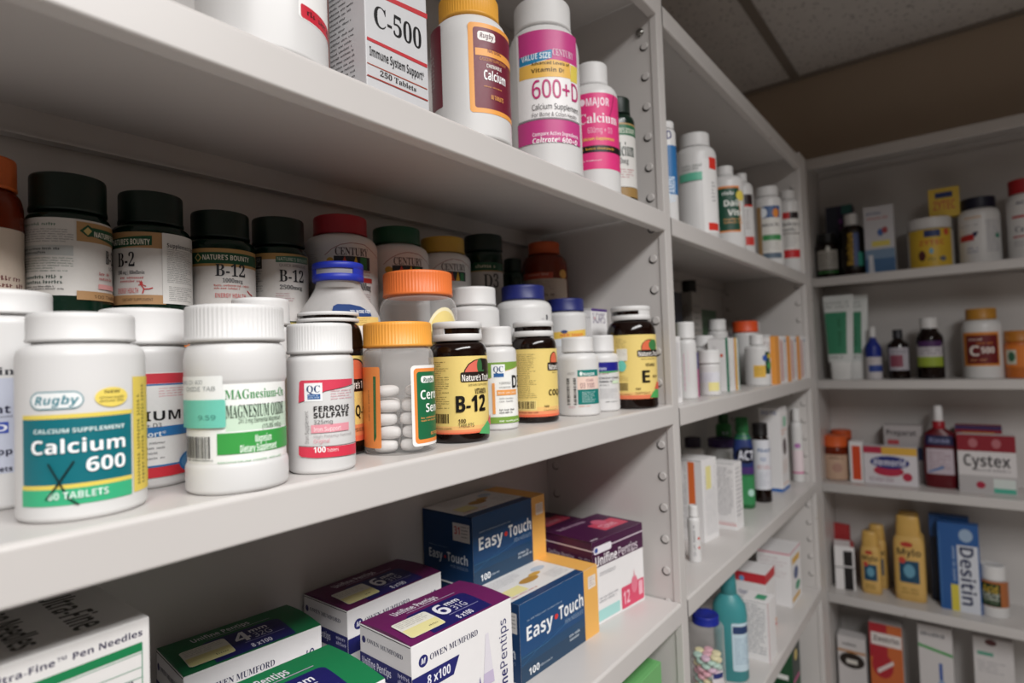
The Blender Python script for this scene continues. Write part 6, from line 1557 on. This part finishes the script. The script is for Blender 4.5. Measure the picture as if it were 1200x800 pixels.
shaped('mouthwash_bottle', 'dark red mouthwash bottle with a white cap and navy shoulder', 'bottle', 'things on the third shelf of the end wall', (-0.0784, 2.0850, 1.0898), -1.5708, [(0, 22, 35.535290148212205, 3), (3, 24, 38.535290148212205, 3), (28.00487914961985, 24, 39.535290148212205, 3), (128.35569610242433, 24, 38.535290148212205, 3), (154.0268353229092, 22, 35.535290148212205, 2.6), (170.36301482685408, 13, 13, 2), (186.69919433079903, 12, 12, 2)], '5e0f18', [(186.69919433079903, 11, 11, 2), (189.03293425993402, 11.5, 11.5, 2), (229.87338301979628, 10.5, 10.5, 2), (233.37399291349877, 9, 9, 2)], 'e4e2e2', R=0.03953529014821221, flat=0.62, els=[('r',-35.581761133390984,121.35447631501937,35.581761133390984,149.3593554646392,'22244a'),
  ('t','Rinse','b',-23.721174088927324,128.35569610242433,23.721174088927324,142.35813567723426,0,'8a8eb0'),
  ('rr',-31.628232118569766,39.673578795294794,31.628232118569766,112.0195165984794,3,'c0b4bc'),
  ('f',-23.721174088927324,51.34227844096973,23.721174088927324,102.68455688193946,4,0,'8a5a6a'),
  ('p',[(-27.67470310374854, 46.67479858269976), (7.9070580296424415, 65.34471801577966), (7.9070580296424415, 56.0097582992397), (-27.67470310374854, 42.00731872442978)],'5a78a8')], extra=[('collar', [(163.36179503944913, 14, 14, 2), (168.02927489771912, 15.5, 15.5, 2), (186.69919433079903, 15, 15, 2), (189.03293425993402, 12, 12, 2)], '9a1c28')])
carton('medicine_carton', 'maroon and white carton with large black lettering at the right of the third shelf', 'carton', 'things on the third shelf of the end wall', (0.0243, 2.0675, 1.0898), -1.5708, 0.0450, 0.1240, 0.1574,
 F=[('r',0.0,113.36,124.02,157.45,'8a1f2c'),
  ('e',24.8,122.81,44.65,148.0,'b06a70'),
  ('e',74.41,122.81,94.25,148.0,'b06a70'),
  ('t','Cystex','b',12.4,72.43,111.62,103.91,0,'3a3638'),
  ('f',37.21,56.68,111.62,66.13,1,0,'7a7478'),
  ('r',0.0,0.0,124.02,47.23,'b8b4b4'),
  ('e',37.21,12.6,57.05,31.49,'a82a44'),
  ('rr',74.41,3.15,120.3,40.94,1.5,'d4dcd8'),
  ('r',74.41,3.15,120.3,15.74,'4fae96')], col='d8d4d4')
carton('medicine_carton', 'red carton with yellow print behind the maroon and white one', 'carton', 'things on the third shelf of the end wall', (0.0103, 2.1250, 1.0898), -1.5708, 0.0500, 0.1033, 0.1761,
 F=[('r',0.0,165.52,103.3,176.09,'3a2a5a'),
  ('r',15.5,147.92,87.81,158.48,'d8963c')], col='8a1a2a')
carton('medicine_carton', 'white carton with black stripes and a red edged top at the left of its shelf', 'carton', 'things on the fourth shelf of the end wall', (-0.3357, 2.0800, 0.7576), -1.4108, 0.0700, 0.0536, 0.1308,
 F=[('r',24.14,0.0,48.28,65.39,'1c1a1c'),
  ('r',24.14,71.93,48.28,117.7,'1c1a1c'),
  ('r',0.0,65.39,53.65,68.0,'3a3a3c')],
 T=[('r',43.99,0.0,53.65,70.0,'b83a3c')],
 R=[('r',50.0,0.0,70.0,91.54,'c87a80')])
carton('medicine_carton', 'red carton leaning behind the black striped one', 'carton', 'things on the fourth shelf of the end wall', (-0.3558, 2.1450, 0.7576), -1.8208, 0.0120, 0.0600, 0.1743, col='b0383a')
shaped('antacid_bottle', 'yellow antacid bottle, front one of the smaller pair', 'bottle', 'things on the fourth shelf of the end wall', (-0.2626, 2.0650, 0.7576), -1.5708, [(0, 16, 23.63820752186262, 3), (2, 18, 26.13820752186262, 3), (18.368801433442684, 18, 26.63820752186262, 3), (113.88656888734464, 18, 26.63820752186262, 3), (132.2553703207873, 17, 25.13820752186262, 2.6), (141.43977103750868, 14, 21.180801446679833, 2.4)], 'd8b066', [(139.6028908941644, 15, 21.680801446679833, 2.4), (143.27665118085295, 15.5, 22.180801446679833, 2.4), (161.6454526142956, 15, 21.680801446679833, 2.4), (170.82985333101698, 13.5, 20.180801446679833, 2.2), (180.93269411941043, 13, 19.680801446679833, 2.2), (183.68801433442684, 11, 17.180801446679833, 2.2)], 'd4aa5c', R=0.02663820752186262, flat=0.6, els=[('e',-13.31910376093131,117.56032917403319,7.991462256558785,128.5816100340988,'b83a30'),
  ('t','Mylo','b',-18.64674526530383,99.1915277405905,19.978655641396962,113.88656888734464,0,'1c1a1c'),
  ('rr',-15.98292451311757,40.4113631535739,15.98292451311757,88.17024688052489,2,'1c4a66'),
  ('e',-9.323372632651916,51.43264401363952,9.323372632651916,80.8227263071478,'6aa0b8'),
  ('e',-16.515688663554823,80.8227263071478,-5.327641504372524,95.51776745390195,'c84a3c'),
  ('f',-13.31910376093131,14.695041146754148,13.31910376093131,29.390082293508296,2,0,'8a6a2a')])
shaped('antacid_bottle', 'yellow antacid bottle, rear one of the smaller pair', 'bottle', 'things on the fourth shelf of the end wall', (-0.2510, 2.1250, 0.7576), -1.5708, [(0, 16, 22.93625679420132, 3), (2, 18, 25.43625679420132, 3), (19.117513409606513, 18, 25.93625679420132, 3), (118.52858313956038, 18, 25.93625679420132, 3), (137.64609654916688, 17, 24.43625679420132, 2.6), (147.20485325397016, 14, 20.408534879502174, 2.4)], 'd8b066', [(145.2931019130095, 15, 20.908534879502174, 2.4), (149.1166045949308, 15.5, 21.408534879502174, 2.4), (168.23411800453732, 15, 20.908534879502174, 2.4), (177.7928747093406, 13.5, 19.408534879502174, 2.2), (188.30750708462415, 13, 18.908534879502174, 2.2), (191.17513409606514, 11, 16.408534879502174, 2.2)], 'd4aa5c', R=0.02593625679420132, flat=0.6, els=[('e',-12.96812839710066,122.3520858214817,7.780877038260396,133.8225938672456,'b83a30'),
  ('t','Mylo','b',-18.155379755940924,103.23457241187518,19.452192595650992,118.52858313956038,0,'1c1a1c'),
  ('rr',-15.561754076520792,42.05852950113433,15.561754076520792,91.76406436611126,2,'1c4a66'),
  ('e',-9.077689877970462,53.529037546898245,9.077689877970462,84.11705900226866,'6aa0b8'),
  ('e',-16.080479212404818,84.11705900226866,-5.187251358840264,99.41106972995388,'c84a3c'),
  ('f',-12.96812839710066,15.294010727685212,12.96812839710066,30.588021455370423,2,0,'8a6a2a')])
shaped('antacid_bottle', 'yellow antacid bottle, front one of the larger pair', 'bottle', 'things on the fourth shelf of the end wall', (-0.1650, 2.0650, 0.7576), -1.5708, [(0, 16, 35.33662590744132, 3), (2, 18, 37.83662590744132, 3), (24.311632628181446, 18, 38.33662590744132, 3), (150.73212229472495, 18, 38.33662590744132, 3), (175.0437549229064, 17, 36.83662590744132, 2.6), (187.19957123699714, 14, 29.0221576178957, 2.4)], 'd8b066', [(184.76840797417898, 15, 29.5221576178957, 2.4), (189.63073449981528, 15.5, 30.0221576178957, 2.4), (213.94236712799673, 15, 29.5221576178957, 2.4), (226.09818344208745, 13.5, 28.0221576178957, 2.2), (239.46958138758723, 13, 27.5221576178957, 2.2), (243.11632628181445, 11, 25.0221576178957, 2.2)], 'd4aa5c', R=0.038336625907441316, flat=0.6, els=[('e',-19.16831295372066,155.59444882036127,11.500987772232394,170.1814283972701,'b83a30'),
  ('t','Mylo','b',-26.83563813520892,131.2828161921798,28.752469430580987,150.73212229472495,0,'1c1a1c'),
  ('rr',-23.001975544464788,53.48559178199918,23.001975544464788,116.69583661527093,2,'1c4a66'),
  ('e',-13.41781906760446,68.07257135890805,13.41781906760446,106.97118356399837,'6aa0b8'),
  ('e',-23.768708062613616,106.97118356399837,-7.6673251814882635,126.42048966654352,'c84a3c'),
  ('f',-19.16831295372066,19.449306102545158,19.16831295372066,38.898612205090316,2,0,'8a6a2a')])
shaped('antacid_bottle', 'yellow antacid bottle, rear one of the larger pair', 'bottle', 'things on the fourth shelf of the end wall', (-0.1668, 2.1400, 0.7576), -1.5708, [(0, 16, 34.481915155483186, 3), (2, 18, 36.981915155483186, 3), (23.818336004657304, 18, 37.481915155483186, 3), (147.6736832288753, 18, 37.481915155483186, 3), (171.49201923353257, 17, 35.981915155483186, 2.6), (183.40118723586124, 14, 26.84072138579752, 2.4)], 'd8b066', [(181.0193536353955, 15, 27.34072138579752, 2.4), (185.78302083632695, 15.5, 27.84072138579752, 2.4), (209.60135684098427, 15, 27.34072138579752, 2.4), (221.51052484331294, 13.5, 25.84072138579752, 2.2), (234.61060964587443, 13, 25.34072138579752, 2.2), (238.18336004657303, 11, 22.84072138579752, 2.2)], 'd4aa5c', R=0.037481915155483186, flat=0.6, els=[('e',-18.740957577741593,152.43735042980674,11.244574546644955,166.72835203260112,'b83a30'),
  ('t','Mylo','b',-26.237340608838227,128.61901442514943,28.111436366612388,147.6736832288753,0,'1c1a1c'),
  ('rr',-22.48914909328991,52.40033921024607,22.48914909328991,114.32801282235505,2,'1c4a66'),
  ('e',-13.118670304419114,66.69134081304045,13.118670304419114,104.80067842049213,'6aa0b8'),
  ('e',-23.238787396399577,104.80067842049213,-7.496383031096638,123.85534722421798,'c84a3c'),
  ('f',-18.740957577741593,19.054668803725843,18.740957577741593,38.109337607451685,2,0,'8a6a2a')])
carton('medicine_carton', 'blue and white carton with sideways black lettering, front one of two', 'carton', 'things on the fourth shelf of the end wall', (-0.0479, 2.0625, 0.7576), -1.5708, 0.0350, 0.0913, 0.2401,
 F=[('r',0.0,0.0,91.29,240.11,'2a5a98'),
  ('r',41.99,0.0,87.64,182.49,'d4d8e0'),
  ('r',24.65,0.0,41.99,72.03,'d8c84a'),
  ('t','Desitin','b',47.47,19.21,78.51,177.68,-90,'16244e'),
  ('e',47.47,192.09,78.51,228.11,'9ab0c8'),
  ('f',27.39,81.64,38.34,177.68,1,1,'a8bcd8'),
  ('r',2.74,7.2,4.56,216.1,'4a7ab0')], col='2a5a98')
carton('medicine_carton', 'blue carton mostly hidden behind the one with sideways lettering', 'carton', 'things on the fourth shelf of the end wall', (-0.0687, 2.1125, 0.7576), -1.5708, 0.0350, 0.0929, 0.2469,
 F=[('r',0.0,0.0,16.73,185.14,'1a2236')], col='244f86')
bottle('medicine_bottle', 'white bottle with a dark green label at the right of the fourth shelf', 'bottle', 'things on the fourth shelf of the end wall', (0.0239, 2.0714, 0.7576), -1.5823, 0.0314, 0.0917, 0.0974, 0.1360, 0.0277, capstyle='smooth', lod=1,
 els=[('r',-40.0,29.29,46.0,97.38,'b06a3c'),
  ('r',-34.54,30.42,14.51,91.35,'16301c'),
  ('t','Acid','b',-25.29,65.45,8.43,87.2,0,'c8a83c'),
  ('t','Reducer','h',-26.54,47.01,12.08,69.9,0,'d8dcd0'),
  ('f',-25.28,36.22,8.91,48.68,2,0,'8a9a7a')])
carton('medicine_carton', 'white carton with dark brown oval picture on the lowest shelf', 'carton', 'cartons on the lowest visible shelf of the end wall', (-0.3247, 2.0750, 0.4460), -1.5708, 0.0500, 0.0750, 0.1664,
 F=[('f',15.01,136.42,60.03,149.73,1,0,'3a3a40'),
  ('e',3.75,73.2,71.28,119.78,'2c2420'),
  ('r',22.51,86.51,52.52,99.82,'d8d4cc'),
  ('r',0.0,119.78,75.03,126.44,'b8804a')], col='d0cccb')
carton('medicine_carton', 'red and orange carton with a white name panel on the lowest shelf', 'carton', 'cartons on the lowest visible shelf of the end wall', (-0.2340, 2.0750, 0.4460), -1.5708, 0.0500, 0.0825, 0.2275,
 F=[('r',0.0,0.0,82.47,227.49,'c86a38'),
  ('r',0.0,125.12,45.36,227.49,'b02a34'),
  ('r',4.12,163.79,80.82,200.19,'e4dcd8'),
  ('t','Zostrin','b',9.9,175.16,74.22,191.09,0,'3a2a2c'),
  ('e',4.12,68.25,57.73,141.04,'b02a34'),
  ('p',[(16.49, 90.99), (57.73, 125.12), (59.38, 113.74), (19.79, 79.62)],'e0d0cc')], col='d0cccb')
carton('medicine_carton', 'white carton with green stripe and blue dropper picture on the lowest shelf', 'carton', 'cartons on the lowest visible shelf of the end wall', (-0.1137, 2.0750, 0.4460), -1.5708, 0.0500, 0.0797, 0.2525,
 F=[('f',7.97,217.19,71.69,232.35,1,0,'4a4e58'),
  ('p',[(0.0, 196.99), (79.65, 181.84), (79.65, 174.26), (0.0, 189.41)],'3a9a4a'),
  ('r',46.2,101.02,54.16,151.53,'3a5aa0'),
  ('e',41.42,63.14,60.53,106.07,'8aa0c0')], col='d0cccb')
carton('medicine_carton', 'plain grey white carton with green line at the right of the lowest shelf', 'carton', 'cartons on the lowest visible shelf of the end wall', (0.0146, 2.0950, 0.4460), -1.5708, 0.0500, 0.0858, 0.2426,
 F=[('r',8.58,194.08,42.9,203.78,'5aa088'),
  ('f',8.58,145.56,68.64,179.52,3,0,'8a8a90'),
  ('e',25.74,223.19,51.48,240.17,'5a2a2a')], col='d0cccb')
PASTEL_AT = (-0.352, 0.9297, 0.9328, 60, None)

# ------------------------------------------------------------------ tablets in the clear bottle
def tablet_mesh():
    m = MB(); L, r, t = 0.0170, 0.0056, 0.0047; secs = []
    for i in range(11):
        a = -math.pi / 2 + math.pi * i / 10; zz = (L / 2) * (math.copysign(abs(math.sin(a)) ** 0.85, a)); k = max(0.08, math.cos(a) ** 0.55)
        secs.append((zz, r * k, t * k, 2.3))
    m.loft(secs, mat('white_tablet', '#e6e3e0', 0.5, 0.03, 200), 20)
    m.v = [(z, x, y + t) for x, y, z in m.v]; return m
tab0 = tablet_mesh().build('tablet'); tx, ty, tz = TABLET_AT; rot0 = math.atan2(-ty, -tx)
rnd = random.Random(11); spots = []
for lay in range(4):                                                # layers of oblong tablets, the topmost loose
    for rr in (-0.0125, 0.0, 0.0125):
        for c in ((-0.0094, 0.0094) if rr == 0 or lay % 2 == 0 else (-0.0088, 0.0090)):
            spots.append((rr + (0.0006 if lay % 2 else -0.0006), c + (0.001 if lay % 2 else -0.001), 0.0010 + 0.0096 * lay, rnd.uniform(-0.17, 0.17), 0.0))
spots += [(0.006, -0.0085, 0.0402, 0.25, 0.0), (0.002, 0.0108, 0.0400, 1.2, 0.0)]
for i, (rr, c, z, yw, tl) in enumerate(spots):
    o = tab0 if i == 0 else tab0.copy()
    if i: COL.objects.link(o)
    p = Matrix.Rotation(rot0, 3, 'Z') @ Vector((rr, c, z)); o.location = Vector((tx, ty, tz)) + p
    o.rotation_euler = (0, 0, rot0 + math.pi / 2 + yw)
    tag(o, 'white oblong tablet inside the clear bottle with the ribbed orange cap', 'tablet', 'white tablets in the clear bottle')
# pastel tablets in the blue capped tub
for (x, y, z, n, cols) in (PASTEL_AT,):
    base = MB(); base.loft([(0, 0.0062), (0.0012, 0.0075), (0.0042, 0.0075), (0.0054, 0.0062)], mat('pastel_tablet_rose', '#e0a8b4', 0.6), 20)
    protos = []
    for k, c in enumerate(('e0a8b4', 'e6dcae', 'b4d2c4', 'dcb8cc')):
        mb = MB(); mb.loft([(0, 0.0058), (0.0012, 0.0072), (0.0044, 0.0072), (0.0056, 0.0058)], mat('pastel_' + c, '#' + c, 0.6), 20)
        protos.append((mb.build('round_tablet'), ('pink', 'cream', 'pale green', 'lilac')[k]))
    used = set(); rnd = random.Random(5); q = 0
    for lay in range(15):
        for j in range(7):
            a = math.tau * j / 6 + lay * 0.5; r = 0.0 if j == 6 else 0.0152
            k = rnd.randrange(4); pr_, cn = protos[k]
            o = pr_ if k not in used else pr_.copy()
            if k in used: COL.objects.link(o)
            used.add(k); o.location = (x + r * math.cos(a), y + r * math.sin(a), z + 0.0012 + lay * 0.0058); o.rotation_euler = (0, 0, a)
            tag(o, cn + ' round tablet inside the clear tub with the dark blue cap', 'tablet', cn + ' tablets in the blue capped tub')
